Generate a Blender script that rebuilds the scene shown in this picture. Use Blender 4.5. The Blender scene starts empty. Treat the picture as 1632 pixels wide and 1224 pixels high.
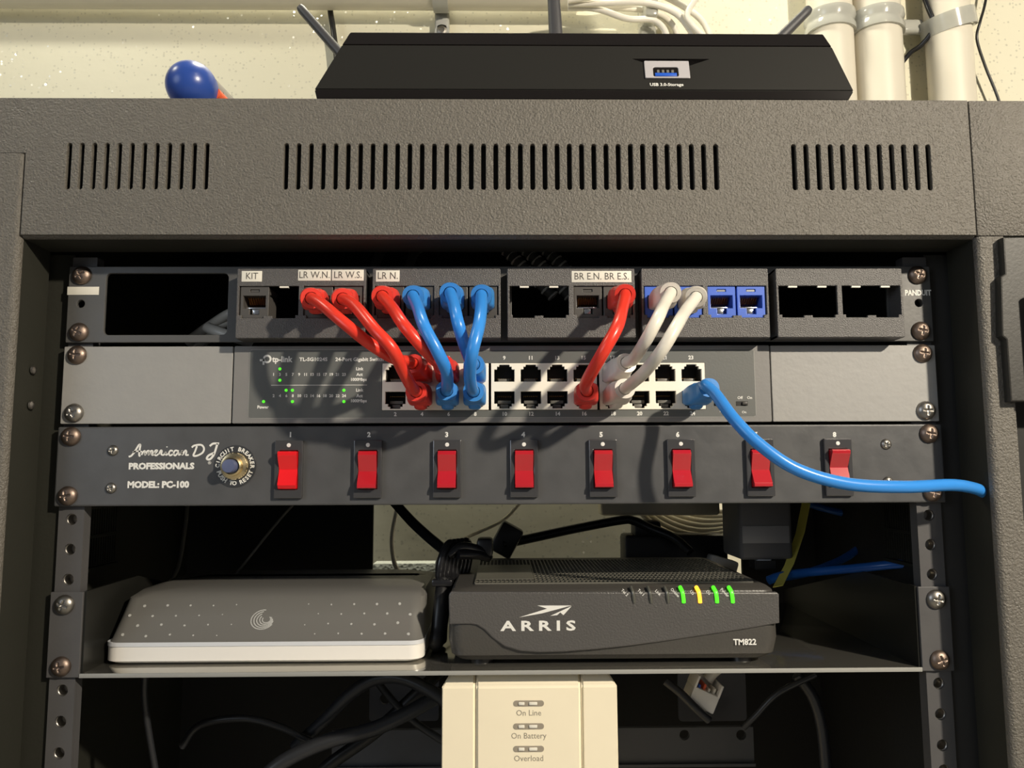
import bpy, bmesh, math, random
from mathutils import Vector, Matrix
random.seed(7)
S = 0.001                      # everything below is written in millimetres
PI = math.pi
C = bpy.context.scene.collection
sc = bpy.context.scene
# ------------------------------------------------------------------ camera
CAM = Vector((-1.3, -430.18, -68.355)); FPX = 1250.0
def cam_rows():
    a, b, c = [math.radians(v) for v in (.82306, 6.0716, .22729)]
    A = Matrix(((math.cos(a), -math.sin(a), 0), (math.sin(a), math.cos(a), 0), (0, 0, 1)))
    B = Matrix(((1, 0, 0), (0, math.cos(b), math.sin(b)), (0, -math.sin(b), math.cos(b))))
    D = Matrix(((math.cos(c), 0, -math.sin(c)), (0, 1, 0), (math.sin(c), 0, math.cos(c))))
    return D @ B @ A
RM = cam_rows()
cd = bpy.data.cameras.new('camera'); cam = bpy.data.objects.new('camera', cd); C.objects.link(cam)
r, f, u = RM[0], RM[1], RM[2]
cam.matrix_world = Matrix(((r[0], u[0], -f[0], CAM.x * S), (r[1], u[1], -f[1], CAM.y * S), (r[2], u[2], -f[2], CAM.z * S), (0, 0, 0, 1)))
cd.sensor_width = 36; cd.lens = FPX / 1632 * 36; cd.clip_start = .01; cd.clip_end = 50
sc.camera = cam
def W(px, py, Y):
    """point of the plane y=Y (mm) seen at a pixel of the photograph"""
    d = RM.transposed() @ Vector(((px - 816) / FPX, 1, (612 - py) / FPX))
    return CAM + d * ((Y - CAM.y) / d.y)
# ------------------------------------------------------------------ light, world, exposure
sc.view_settings.view_transform = 'Standard'; sc.view_settings.look = 'None'
sc.view_settings.gamma = 1; sc.view_settings.use_curve_mapping = False
sc.view_settings.exposure = 0.0
w = bpy.data.worlds.new('world'); sc.world = w; w.use_nodes = True
w.node_tree.nodes['Background'].inputs[0].default_value = (.92, .95, 1, 1)
w.node_tree.nodes['Background'].inputs[1].default_value = .10
def lamp(name, kind, loc, energy, color, size=.1, target=(0, 0, 0), size_y=None):
    l = bpy.data.lights.new(name, kind); l.energy = energy; l.color = color
    if kind == 'AREA':
        l.shape = 'RECTANGLE' if size_y else 'DISK'; l.size = size
        if size_y: l.size_y = size_y
    else: l.shadow_soft_size = size
    o = bpy.data.objects.new(name, l); C.objects.link(o); o.location = loc
    o.rotation_euler = (Vector(target) - Vector(loc)).to_track_quat('-Z', 'Y').to_euler()
    return o
lamp('room_bulb', 'POINT', (.76, -.85, .47), 73, (1, .89, .72), .022)
lamp('second_room_bulb', 'POINT', (.66, -.85, .98), 5, (1, .90, .70), .03)
lamp('cool_left_light', 'AREA', (-1.3, -1.2, .35), 5.5, (.80, .89, 1), .8, (-.1, 0, -.05))  # broad cool light from the left, source unseen
lamp('left_wall_fill', 'AREA', (-.72, -.12, .74), 2.1, (1, .95, .76), .12, (-.25, .40, .37))  # added fill that brightens the left of the wall
lamp('lower_wall_fill', 'AREA', (-.1, .24, 1.05), 11, (1, .94, .76), .2, (-.1, .40, -.15))  # added fill aimed down at the lower wall, no real lamp
# ------------------------------------------------------------------ materials
MATS = {}
def mat(name, col, rough=.5, metal=0, bump=None, spec=.5, em=None, trans=0, coat=0, var=0, vscale=60, alpha=1):
    if name in MATS: return MATS[name]
    m = bpy.data.materials.new(name); m.use_nodes = True; nt = m.node_tree; p = nt.nodes['Principled BSDF']
    p.inputs['Base Color'].default_value = (*col, 1); p.inputs['Roughness'].default_value = rough
    p.inputs['Metallic'].default_value = metal; p.inputs['Specular IOR Level'].default_value = spec
    p.inputs['Coat Weight'].default_value = coat; p.inputs['Transmission Weight'].default_value = trans
    p.inputs['Alpha'].default_value = alpha
    tc = nt.nodes.new('ShaderNodeTexCoord')
    if em: p.inputs['Emission Color'].default_value = (*em[0], 1); p.inputs['Emission Strength'].default_value = em[1]
    if var:
        n = nt.nodes.new('ShaderNodeTexNoise'); n.inputs['Scale'].default_value = vscale; n.inputs['Detail'].default_value = 6
        nt.links.new(tc.outputs['Object'], n.inputs['Vector'])
        r = nt.nodes.new('ShaderNodeMix'); r.data_type = 'RGBA'
        r.inputs[6].default_value = (*[c * (1 - var) for c in col], 1); r.inputs[7].default_value = (*[min(1, c * (1 + var)) for c in col], 1)
        nt.links.new(n.outputs['Fac'], r.inputs[0]); nt.links.new(r.outputs[2], p.inputs['Base Color'])
        rr = nt.nodes.new('ShaderNodeMapRange'); rr.inputs[3].default_value = max(.02, rough - .12); rr.inputs[4].default_value = min(1, rough + .12)
        nt.links.new(n.outputs['Fac'], rr.inputs[0]); nt.links.new(rr.outputs[0], p.inputs['Roughness'])
    if bump:
        kind, scale, strength, dist = bump
        t = nt.nodes.new('ShaderNodeTexVoronoi' if kind == 'v' else 'ShaderNodeTexNoise'); t.inputs['Scale'].default_value = scale
        if kind != 'v': t.inputs['Detail'].default_value = 3
        nt.links.new(tc.outputs['Object'], t.inputs['Vector'])
        b = nt.nodes.new('ShaderNodeBump'); b.inputs['Strength'].default_value = strength; b.inputs['Distance'].default_value = dist
        nt.links.new(t.outputs['Distance' if kind == 'v' else 'Fac'], b.inputs['Height']); nt.links.new(b.outputs[0], p.inputs['Normal'])
    MATS[name] = m; return m
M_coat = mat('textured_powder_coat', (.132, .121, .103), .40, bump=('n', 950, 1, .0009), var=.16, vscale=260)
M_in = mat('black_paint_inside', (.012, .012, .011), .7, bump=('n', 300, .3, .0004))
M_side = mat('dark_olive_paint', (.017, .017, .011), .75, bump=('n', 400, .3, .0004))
M_jamb = mat('dark_grey_jamb_paint', (.035, .034, .032), .6)
M_hinge = mat('black_hinge_paint', (.022, .021, .018), .5, bump=('n', 700, .3, .0003))
M_rail = mat('dark_grey_rail_paint', (.085, .083, .085), .5, bump=('n', 500, .2, .0002), var=.1)
M_panel = mat('black_panel_paint', (.085, .084, .082), .45, bump=('n', 700, .25, .0002), var=.08, vscale=300)
M_mod = mat('speckled_black_plastic', (.095, .09, .088), .38, bump=('n', 1500, .8, .0005), var=.25, vscale=900)
M_jackk = mat('dark_grey_jack_plastic', (.075, .07, .065), .4)
M_jackb = mat('blue_jack_plastic', (.055, .14, .62), .35)
M_blank = mat('grey_painted_steel', (.32, .315, .305), .5, bump=('n', 260, .35, .0004), var=.06, vscale=120)
M_switch = mat('grey_switch_steel', (.21, .205, .20), .5, bump=('n', 500, .25, .0003), var=.05)
M_over = mat('grey_overlay_film', (.125, .13, .125), .42, bump=('n', 900, .2, .0002))
M_line = mat('pale_edge_line', (.33, .33, .31), .5)
M_portw = mat('cream_port_plastic', (.95, .91, .80), .4)
M_cav = mat('port_cavity_grey', (.05, .047, .043), .45)
M_cavl = mat('port_cavity_floor', (.16, .155, .14), .4)
M_gold = mat('gold_contacts', (.8, .42, .12), .3, 1)
M_orange = mat('orange_brown_insert', (.30, .075, .02), .4)
M_steel = mat('bright_steel', (.75, .76, .78), .22, 1)
M_white = mat('white_print', (.82, .81, .77), .6)
M_ink = mat('grey_ink', (.10, .09, .08), .6)
M_lab = mat('off_white_label', (.80, .77, .68), .55, var=.05, vscale=200)
M_screw = mat('aged_bronze_screw', (.26, .20, .165), .46, 1, bump=('n', 1200, .25, .0002), var=.25, vscale=300)
M_screws = mat('nickel_screw', (.36, .34, .31), .38, 1, var=.2, vscale=300)
M_pc = mat('satin_black_faceplate', (.080, .081, .084), .36, spec=.6, bump=('n', 220, .25, .0003), var=.12, vscale=90)
M_chrome = mat('smoky_glossy_frame', (.10, .10, .105), .2, .5)
M_rockr = mat('red_translucent_rocker', (.50, .014, .024), .2, spec=.7, coat=.6)
M_rockl = mat('red_lit_rocker', (.75, .012, .018), .2, em=((1, .01, .01), .12), coat=.5)
M_glow = mat('red_lit_lamp', (1, .05, .05), .3, em=((1, .04, .02), 2.5))
M_btn = mat('slate_blue_button', (.10, .12, .22), .35)
M_brass = mat('brass_nut', (.80, .66, .40), .25, 1)
M_plate = mat('dark_mirror_ring', (.22, .22, .22), .2, .9)
M_rsoft = mat('matte_charcoal_router_plastic', (.012, .0115, .010), .6, spec=.25, bump=('n', 1500, .1, .0001))
M_rglos = mat('glossy_black_plastic', (.010, .008, .007), .12, coat=.3)
M_blk = mat('black_rubber', (.012, .012, .013), .4)
M_blkg = mat('shiny_black_cord', (.014, .014, .016), .22)
M_dgrey = mat('dark_grey_plastic', (.05, .05, .055), .5, bump=('n', 600, .3, .0003))
M_red = mat('red_cable_jacket', (.80, .045, .025), .3, spec=.5)
M_redb = mat('red_boot_rubber', (.76, .050, .035), .38)
M_blue = mat('blue_cable_jacket', (.04, .27, .78), .28)
M_blueb = mat('blue_boot_rubber', (.045, .25, .66), .38)
M_wht = mat('white_cable_jacket', (.80, .76, .67), .35)
M_whtb = mat('white_boot_rubber', (.70, .66, .60), .4)
M_clear = mat('clear_plug_plastic', (.75, .75, .72), .12, trans=.6, spec=.5)
M_ledg = mat('green_led', (.05, .6, .02), .3, em=((.12, 1, .03), .9))
M_ledw = mat('amber_led', (.8, .3, .02), .3, em=((1, .42, .03), 2.2))
M_ledo = mat('unlit_led_pipe', (.10, .10, .085), .3)
M_silver = mat('brushed_silver_plastic', (.27, .262, .245), .33, .45, bump=('n', 700, .08, .0001))
M_swhite = mat('white_front_plastic', (.88, .85, .80), .35)
M_edge = mat('bright_silver_edge', (.78, .80, .84), .3, .15)
M_dots = mat('pale_dot_print', (.46, .46, .44), .4)
M_arris = mat('grained_black_plastic', (.085, .081, .078), .4, bump=('n', 900, .6, .0005))
M_arrisl = mat('black_lower_plastic', (.065, .061, .055), .42, bump=('v', 700, .3, .0003))
M_vent = mat('vent_dark', (.010, .010, .010), .6)
M_rib = mat('vent_rib_plastic', (.13, .125, .105), .4)
M_ups = mat('cream_casing_plastic', (.93, .84, .64), .42, var=.02)
M_upsled = mat('grey_window_plastic', (.33, .29, .23), .3)
M_upsink = mat('brown_grey_print', (.28, .25, .20), .6)
M_pipe = mat('cream_pvc', (.66, .62, .52), .38, var=.03, vscale=20)
M_clamp = mat('clear_grey_clamp', (.66, .66, .60), .14, trans=.45, spec=.6)
M_grey = mat('grey_clip_plastic', (.42, .42, .39), .4)
M_ball = mat('blue_handle_plastic', (.025, .07, .33), .3)
M_orng = mat('orange_handle_plastic', (.8, .13, .05), .4)
M_hand = mat('grey_handle_plastic', (.22, .21, .20), .4)
M_yel = mat('yellow_tape', (.90, .80, .16), .5)
M_beige = mat('beige_plastic', (.60, .56, .45), .45)
M_ubl = mat('usb_blue', (.02, .10, .55), .3, em=None)
M_sidew = mat('glossy_black_side_paint', (.014, .014, .012), .3)
M_tray = mat('glossy_dark_steel_tray', (.44, .425, .38), .11, .9, bump=('n', 60, .04, .0002))
M_floor = mat('grey_floor_paint', (.25, .24, .22), .6, bump=('n', 8, .3, .002), var=.2, vscale=5)
def wall_mat():
    m = bpy.data.materials.new('glitter_cream_wall_paint'); m.use_nodes = True; nt = m.node_tree; p = nt.nodes['Principled BSDF']
    p.inputs['Base Color'].default_value = (.70, .67, .52, 1); p.inputs['Specular IOR Level'].default_value = .7
    tc = nt.nodes.new('ShaderNodeTexCoord')
    v = nt.nodes.new('ShaderNodeTexVoronoi'); v.inputs['Scale'].default_value = 260
    nt.links.new(tc.outputs['Object'], v.inputs['Vector'])
    sep = nt.nodes.new('ShaderNodeSeparateColor'); nt.links.new(v.outputs['Color'], sep.inputs[0])
    fl = nt.nodes.new('ShaderNodeMath'); fl.operation = 'GREATER_THAN'; fl.inputs[1].default_value = .66; nt.links.new(sep.outputs[0], fl.inputs[0])
    ds = nt.nodes.new('ShaderNodeMath'); ds.operation = 'LESS_THAN'; ds.inputs[1].default_value = .33; nt.links.new(v.outputs['Distance'], ds.inputs[0])
    mu = nt.nodes.new('ShaderNodeMath'); mu.operation = 'MULTIPLY'; nt.links.new(fl.outputs[0], mu.inputs[0]); nt.links.new(ds.outputs[0], mu.inputs[1])
    p.inputs['Roughness'].default_value = .5
    nt.links.new(mu.outputs[0], p.inputs['Coat Weight']); p.inputs['Coat IOR'].default_value = 2.6; p.inputs['Coat Roughness'].default_value = .2
    # each flake of glitter tilts its own way
    g = nt.nodes.new('ShaderNodeNewGeometry')
    sub = nt.nodes.new('ShaderNodeVectorMath'); sub.operation = 'SUBTRACT'; sub.inputs[1].default_value = (.5, .5, .5); nt.links.new(v.outputs['Color'], sub.inputs[0])
    sca = nt.nodes.new('ShaderNodeVectorMath'); sca.operation = 'SCALE'; nt.links.new(sub.outputs[0], sca.inputs[0]); 
    k = nt.nodes.new('ShaderNodeMath'); k.operation = 'MULTIPLY'; k.inputs[1].default_value = .75; nt.links.new(mu.outputs[0], k.inputs[0]); nt.links.new(k.outputs[0], sca.inputs['Scale'])
    n = nt.nodes.new('ShaderNodeTexNoise'); n.inputs['Scale'].default_value = 60; nt.links.new(tc.outputs['Object'], n.inputs['Vector'])
    b = nt.nodes.new('ShaderNodeBump'); b.inputs['Strength'].default_value = .2; b.inputs['Distance'].default_value = .002; nt.links.new(n.outputs['Fac'], b.inputs['Height']); nt.links.new(b.outputs[0], p.inputs['Normal'])
    ad = nt.nodes.new('ShaderNodeVectorMath'); nt.links.new(g.outputs['Normal'], ad.inputs[0]); nt.links.new(sca.outputs[0], ad.inputs[1])
    no = nt.nodes.new('ShaderNodeVectorMath'); no.operation = 'NORMALIZE'; nt.links.new(ad.outputs[0], no.inputs[0]); nt.links.new(no.outputs[0], p.inputs['Coat Normal'])
    return m
M_wall = wall_mat()
# ------------------------------------------------------------------ geometry helpers (mm)
def NB(): return bmesh.new()
def merge(dst, src, mi=0):
    me = bpy.data.meshes.new('t')
    for fc in src.faces: fc.material_index = mi if mi is not None else fc.material_index
    src.to_mesh(me); src.free(); dst.from_mesh(me); bpy.data.meshes.remove(me); return dst
def box(bm, x0, x1, y0, y1, z0, z1, bev=0, mi=0, seg=2, rot=None):
    t = NB(); bmesh.ops.create_cube(t, size=1)
    for v in t.verts: v.co = Vector(((x0 + x1) / 2 + v.co.x * (x1 - x0), (y0 + y1) / 2 + v.co.y * (y1 - y0), (z0 + z1) / 2 + v.co.z * (z1 - z0)))
    if bev: bmesh.ops.bevel(t, geom=t.edges[:], offset=bev, segments=seg, affect='EDGES', profile=.5)
    if rot:
        cc = Vector(((x0 + x1) / 2, (y0 + y1) / 2, (z0 + z1) / 2)); t.transform(Matrix.Translation(cc) @ rot.to_4x4() @ Matrix.Translation(-cc))
    return merge(bm, t, mi)
def frame_of(T, up=Vector((0, 0, 1))):
    T = T.normalized()
    if abs(T.dot(up)) > .98: up = Vector((0, 1, 0))
    X = T.cross(up).normalized(); return X, X.cross(T).normalized()
def lathe(bm, prof, o=(0, 0, 0), axis=(0, -1, 0), n=24, mi=0):
    """prof: (radius, distance along the axis)"""
    o = Vector(o); A = Vector(axis).normalized(); X, Y = frame_of(A); rings = []
    for r, t in prof:
        if r < 1e-6: rings.append([bm.verts.new(o + A * t)])
        else: rings.append([bm.verts.new(o + A * t + (X * math.cos(2 * PI * k / n) + Y * math.sin(2 * PI * k / n)) * r) for k in range(n)])
    for a, b in zip(rings, rings[1:]):
        for k in range(n):
            k2 = (k + 1) % n
            q = ([a[0], b[k], b[k2]] if len(a) == 1 else [a[k], b[0], a[k2]] if len(b) == 1 else [a[k], b[k], b[k2], a[k2]])
            try: fc = bm.faces.new(q); fc.material_index = mi; fc.smooth = True
            except ValueError: pass
    return bm
def cyl(bm, p0, p1, r, r1=None, n=20, mi=0):
    p0 = Vector(p0); p1 = Vector(p1); L = (p1 - p0).length; r1 = r if r1 is None else r1
    return lathe(bm, [(0, 0), (r, 0), (r1, L), (0, L)], p0, p1 - p0, n, mi)
def spline(pts, n=10):
    P = [Vector(p) for p in pts]; P = [P[0] * 2 - P[1]] + P + [P[-1] * 2 - P[-2]]; out = []
    for i in range(1, len(P) - 2):
        a, b, c, d = P[i - 1:i + 3]
        for k in range(n):
            t = k / n
            out.append(.5 * ((2 * b) + (c - a) * t + (2 * a - 5 * b + 4 * c - d) * t * t + (3 * b - a - 3 * c + d) * t ** 3))
    out.append(P[-2]); return out
def sweep(bm, path, sect, mi=0, up0=Vector((0, 0, 1)), cap=True):
    """sect(i, s) -> list of (u, v) offsets; s is the arc length so far"""
    rings = []; s = 0; N = None
    for i, p in enumerate(path):
        T = (path[min(i + 1, len(path) - 1)] - path[max(i - 1, 0)]).normalized()
        if N is None: X, N = frame_of(T, up0)
        else:
            N = (N - T * N.dot(T)).normalized(); X = T.cross(N)
        if i: s += (p - path[i - 1]).length
        rings.append([bm.verts.new(p + X * a + N * b) for a, b in sect(i, s)])
    for a, b in zip(rings, rings[1:]):
        m = len(a)
        for k in range(m):
            fc = bm.faces.new((a[k], a[(k + 1) % m], b[(k + 1) % m], b[k])); fc.material_index = mi; fc.smooth = True
    if cap:
        for rg in (rings[0], rings[-1]):
            try: bm.faces.new(rg).material_index = mi
            except ValueError: pass
    return bm
def circ(r, n=14): return [(r * math.cos(2 * PI * k / n), r * math.sin(2 * PI * k / n)) for k in range(n)]
def tube(bm, pts, r, n=10, seg=14, mi=0):
    c = circ(r, seg); return sweep(bm, spline(pts, n), lambda i, s: c, mi)
def sup(w, h, e=4, n=24):
    o = []
    for k in range(n):
        a = 2 * PI * k / n; c, s = math.cos(a), math.sin(a)
        o.append((w * math.copysign(abs(c) ** (2 / e), c), h * math.copysign(abs(s) ** (2 / e), s)))
    return o
def rr(x0, x1, z0, z1, r=0, n=4):
    if r <= 0: return [(x0, z0), (x1, z0), (x1, z1), (x0, z1)]
    o = []
    for cx, cz, a0 in ((x1 - r, z0 + r, -PI / 2), (x1 - r, z1 - r, 0), (x0 + r, z1 - r, PI / 2), (x0 + r, z0 + r, PI)):
        for k in range(n + 1): o.append((cx + r * math.cos(a0 + PI / 2 * k / n), cz + r * math.sin(a0 + PI / 2 * k / n)))
    return o
def ring2(cx, cz, r, n=16): return [(cx + r * math.cos(2 * PI * k / n), cz + r * math.sin(2 * PI * k / n)) for k in range(n)]
def curve_to_bm(cu):
    ob = bpy.data.objects.new('t', cu); me = bpy.data.meshes.new_from_object(ob)
    t = NB(); t.from_mesh(me); bpy.data.objects.remove(ob); bpy.data.meshes.remove(me); return t
def plate(bm, outer, holes, y0, y1, bev=0, mi=0):
    """flat plate in the XZ plane with real holes, front face at y0, back face at y1"""
    cu = bpy.data.curves.new('t', 'CURVE'); cu.dimensions = '2D'; cu.fill_mode = 'BOTH'
    for lp in [outer] + list(holes):
        sp = cu.splines.new('POLY'); sp.points.add(len(lp) - 1); sp.use_cyclic_u = True
        for q, (a, b) in zip(sp.points, lp): q.co = (a, b, 0, 1)
    cu.extrude = (y1 - y0) / 2 - bev
    if bev: cu.bevel_depth = bev; cu.offset = -bev; cu.bevel_resolution = 1
    t = curve_to_bm(cu); bpy.data.curves.remove(cu)
    t.transform(Matrix(((1, 0, 0, 0), (0, 0, -1, (y0 + y1) / 2), (0, 1, 0, 0), (0, 0, 0, 1))))
    return merge(bm, t, mi)
def text(bm, s, x, z, y, size, mi=0, align='CENTER', bold=0, shear=0, rot=0, sx=1, M=None, thick=.06, space=1):
    """lettering lying on the plane y, centred (or starting) at x, vertically centred on z; size = capital height"""
    cu = bpy.data.curves.new('t', 'FONT'); cu.body = s; cu.size = 1; cu.align_x = align; cu.align_y = 'CENTER'
    cu.extrude = thick / 2 / size * .69; cu.offset = bold; cu.shear = shear; cu.space_character = space; cu.resolution_u = 2
    t = curve_to_bm(cu); bpy.data.curves.remove(cu); k = size / .69
    t.transform(Matrix.Diagonal((k * sx, k, k, 1)))
    if rot: t.transform(Matrix.Rotation(rot, 4, 'Z'))
    if M is not None: t.transform(M)
    else: t.transform(Matrix(((1, 0, 0, x), (0, 0, -1, y - thick / 2), (0, 1, 0, z), (0, 0, 0, 1))))
    return merge(bm, t, mi)
def stroke(bm, pts, wd, y, mi=0, n=5, taper=False):
    """a flat pen stroke on the plane y through (x, z) points"""
    P = spline([(a, y, b) for a, b in pts], n) if len(pts) > 2 else [Vector((a, y, b)) for a, b in pts]
    L = []; R = []
    for i, p in enumerate(P):
        T = (P[min(i + 1, len(P) - 1)] - P[max(i - 1, 0)]).normalized(); Nn = Vector((-T.z, 0, T.x))
        h = wd / 2 * (1 if not taper else max(.12, math.sin(PI * (i + .5) / len(P))))
        L.append(bm.verts.new(p + Nn * h)); R.append(bm.verts.new(p - Nn * h))
    for i in range(len(P) - 1):
        fc = bm.faces.new((L[i], R[i], R[i + 1], L[i + 1])); fc.material_index = mi
    return bm
def stack(bm, layers, mi=0, n=5):
    """rounded-rectangle outlines (x0,x1,y0,y1,r,z) joined from bottom to top"""
    rings = [[bm.verts.new((a, b, L[5])) for a, b in rr(L[0], L[1], L[2], L[3], L[4], n)] for L in layers]
    for a, b in zip(rings, rings[1:]):
        for k in range(len(a)):
            fc = bm.faces.new((a[k], a[(k + 1) % len(a)], b[(k + 1) % len(a)], b[k])); fc.material_index = mi; fc.smooth = True
    for rg in (rings[0][::-1], rings[-1]): bm.faces.new(rg).material_index = mi
    return bm
# ------------------------------------------------------------------ objects
ORG = {}
def thing(name, label, cat, loc=(0, 0, 0), group=None, kind=None):
    o = bpy.data.objects.new(name, None); C.objects.link(o); o.location = Vector(loc) * S; o.empty_display_size = .01
    ORG[o.name] = Vector(loc); tag(o, label, cat, group, kind); return o
def tag(o, label, cat=None, group=None, kind=None):
    if label: o['label'] = label
    if cat: o['category'] = cat
    if group: o['group'] = group
    if kind: o['kind'] = kind
    return o
def obj(name, bm, mats, parent=None, label=None, org=None, recalc=True, angle=35):
    """one mesh object from millimetre geometry in world space"""
    if not isinstance(mats, (list, tuple)): mats = [mats]
    og = ORG[parent.name] if parent else Vector(org or (0, 0, 0))
    bm.transform(Matrix.Translation(-og)); bm.transform(Matrix.Scale(S, 4))
    if recalc: bmesh.ops.recalc_face_normals(bm, faces=bm.faces[:])
    for fc in bm.faces: fc.smooth = True
    for e in bm.edges:
        if len(e.link_faces) == 2 and e.calc_face_angle(0) > math.radians(angle): e.smooth = False
    me = bpy.data.meshes.new(name); bm.to_mesh(me); bm.free()
    for m in mats: me.materials.append(m)
    o = bpy.data.objects.new(name, me); C.objects.link(o)
    if parent: o.parent = parent; ORG[o.name] = og
    else: o.location = og * S; ORG[o.name] = og
    if label: o['label'] = label
    return o
# ================================================================== the setting
b = NB(); box(b, -1500, 1500, 400, 440, -620, 1400); tag(obj('wall_back', b, M_wall), None, None, None, 'structure')
b = NB(); box(b, -1500, 1500, -1400, 400, -660, -620); tag(obj('floor', b, M_floor), None, None, None, 'structure')
# ================================================================== the rack cabinet
YF = -30                                             # front face of the cabinet
cab = thing('rack_cabinet', 'black textured steel equipment rack cabinet with slotted top bezel holding all the gear', 'cabinet', (0, 100, -620))
slots = []
for x0, n, pitch in ((-227.8, 12, 6.53), (-114.2, 36, 6.5), (155.0, 12, 6.56)):
    for k in range(n): slots.append(rr(x0 + k * pitch - 1.25, x0 + k * pitch + 1.25, 77.2, 102.4, 1.2, 3))
b = NB(); plate(b, [(-250.6, 52.8), (250.2, 52.8), (250.2, 127.2), (-292, 127.2), (-292, 96.9), (-250.6, 96.9)], slots, YF, YF + 3, .35)
prof = [(-29.2, 53.6), (-28.2, 52.2), (-26, 51.4), (-2, 51.4), (-2, 54), (-26, 54), (-28, 55)]
prof = prof[::1]
rings = [[b.verts.new((x, y, z)) for y, z in prof] for x in (-250.4, 250)]
for k in range(len(prof)): b.faces.new((rings[0][k], rings[0][(k + 1) % len(prof)], rings[1][(k + 1) % len(prof)], rings[1][k]))
for rg in rings: b.faces.new(rg)
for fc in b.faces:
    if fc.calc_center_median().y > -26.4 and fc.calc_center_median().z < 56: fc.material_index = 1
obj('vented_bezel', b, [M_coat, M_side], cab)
b = NB(); box(b, -300, 300, -28.5, 260, 124.2, 127.6, .8); obj('top_panel', b, M_coat, cab)
b = NB(); box(b, -250, 250, -24, -20, 56, 122); obj('slot_backing', b, M_in, cab)  # black sheet set behind the bezel slots
def post(x0, x1, z0, z1, rx):
    """folded sheet post; the inner corner is rounded"""
    b = NB(); outl = []
    s = 1 if rx > 0 else -1; xi = x0 if s > 0 else x1; xo = x1 if s > 0 else x0; R = 3.6
    for k in range(7):
        a = PI / 2 * k / 6; outl.append((xi + s * (R - R * math.cos(a)), YF + R - R * math.sin(a)))
    outl = outl + [(xo, YF), (xo, YF + 4), (xi + s * R, YF + 4), (xi + s * 3, YF + 8), (xi + s * 3, -2), (xi, -2)]
    rg = [[b.verts.new((x, y, z)) for x, y in outl] for z in (z0, z1)]
    for k in range(len(outl)): b.faces.new((rg[0][k], rg[0][(k + 1) % len(outl)], rg[1][(k + 1) % len(outl)], rg[1][k]))
    for q in rg: b.faces.new(q)
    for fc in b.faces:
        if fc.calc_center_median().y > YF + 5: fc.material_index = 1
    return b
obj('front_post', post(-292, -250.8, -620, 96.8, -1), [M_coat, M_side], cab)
XO = W(1622, 700, YF).x
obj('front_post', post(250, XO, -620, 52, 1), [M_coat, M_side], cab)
b = NB(); box(b, 250.8, 300, YF, YF + 4, 52.3, 127.2, .8); obj('corner_panel', b, M_coat, cab)
XO = XO
b = NB(); box(b, XO + .1, 300, -14, -10, -620, 52); obj('door_channel', b, M_in, cab)
# stepped black hinge on the right post
b = NB()
hp = [W(x, y, -35) for x, y in ((1599, 378), (1602, 436), (1595, 441), (1597, 535), (1604, 541), (1611, 640))]
plate(b, [(hp[0].x, hp[0].z), (300, hp[0].z), (300, hp[5].z), (hp[5].x, hp[5].z), (hp[4].x, hp[4].z), (hp[3].x, hp[3].z), (hp[2].x, hp[2].z), (hp[1].x, hp[1].z)], [], -35, -29, .8)
box(b, 274, 300, -44, -37, -28, 20, 1); h = obj('hinge', b, M_hinge, cab)
b = NB(); cyl(b, (276, -44.5, -30), (276, -44.5, 22), 3.2); obj('hinge_pin', b, M_blk, h)
for s, nm in ((-1, 'side_panel'), (1, 'side_panel')):
    b = NB(); xs = sorted((s * 262, s * 266)); box(b, xs[0], xs[1], -26, 250, -620, 124)
    obj(nm, b, M_side if s < 0 else M_in, cab)
    b = NB(); xs = sorted((s * 239.6, s * 261.8)); box(b, xs[0], xs[1], 3, 5, -620, 51)
    obj('jamb_return', b, M_side if s < 0 else M_jamb, cab)
for s in (-1, 1):                                     # louvred vents in the side walls behind the rails
    b = NB()
    for k in range(26): box(b, s * 255 - 1.2, s * 255 + 1.2, 20 + k * 3, 21.4 + k * 3, -128, -92)
    for z in (-130, -110, -92): box(b, s * 255 - 1.6, s * 255 + 1.6, 18, 100, z - 1, z + 1)
    obj('side_grille', b, M_side, cab)
# black screws on the left jamb return
for z in (W(56, 590, -12).z, W(54, 646, -12).z):
    b = NB(); lathe(b, [(0, 0), (2.4, 0), (2.2, .9), (1.2, 1.5), (0, 1.6)], (-249.9, -13, z), (1, 0, 0), 16); obj('jamb_screw', b, M_screws, cab)
# rails with square spaced holes
def rail(s):
    zs = []
    for U in range(1, -9, -1):
        for h in (38.1, 22.225, 6.35): zs.append(U * 44.45 + h)
    zs = [z for z in zs if -400 < z < 50]
    b = NB(); xs = sorted((s * 239.5, s * 226.0))
    plate(b, rr(xs[0], xs[1], -418, 49, .5), [ring2(s * 232.6, z, 3.1, 20) for z in zs], .6, 2.8)
    xs = sorted((s * 226.0, s * 228)); box(b, xs[0], xs[1], 2.7, 8, -418, 49)
    xs = sorted((s * 239.5, s * 255)); box(b, xs[0], xs[1], 26, 28, -418, 49)
    r_ = obj('mounting_rail', b, M_rail, cab)
    b = NB()
    for z in zs:
        if z < -85: lathe(b, [(3.05, 0), (2.7, .4), (2.6, 5), (2.5, 5.2), (0, 5.2)], (s * 232.6, 2.0, z), (0, 1, 0), 16)
    obj('threaded_insert', b, M_screws, r_)
rail(-1); rail(1)
# rear of the cabinet: dark panels, open over the shelf and above the top
def rear(x0, x1, z0, z1, y=236):
    b = NB(); box(b, x0, x1, y, y + 4, z0, z1); obj('rear_panel', b, M_in, cab)
xl = W(594, 860, 236).x; xr = W(1182, 860, 236).x
zb = W(600, 925, 236).z
rear(-262, 262, -62, 124); rear(-262, xl, -200, -62); rear(xr, 262, -200, -62); rear(-262, 262, -620, -186)
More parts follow.
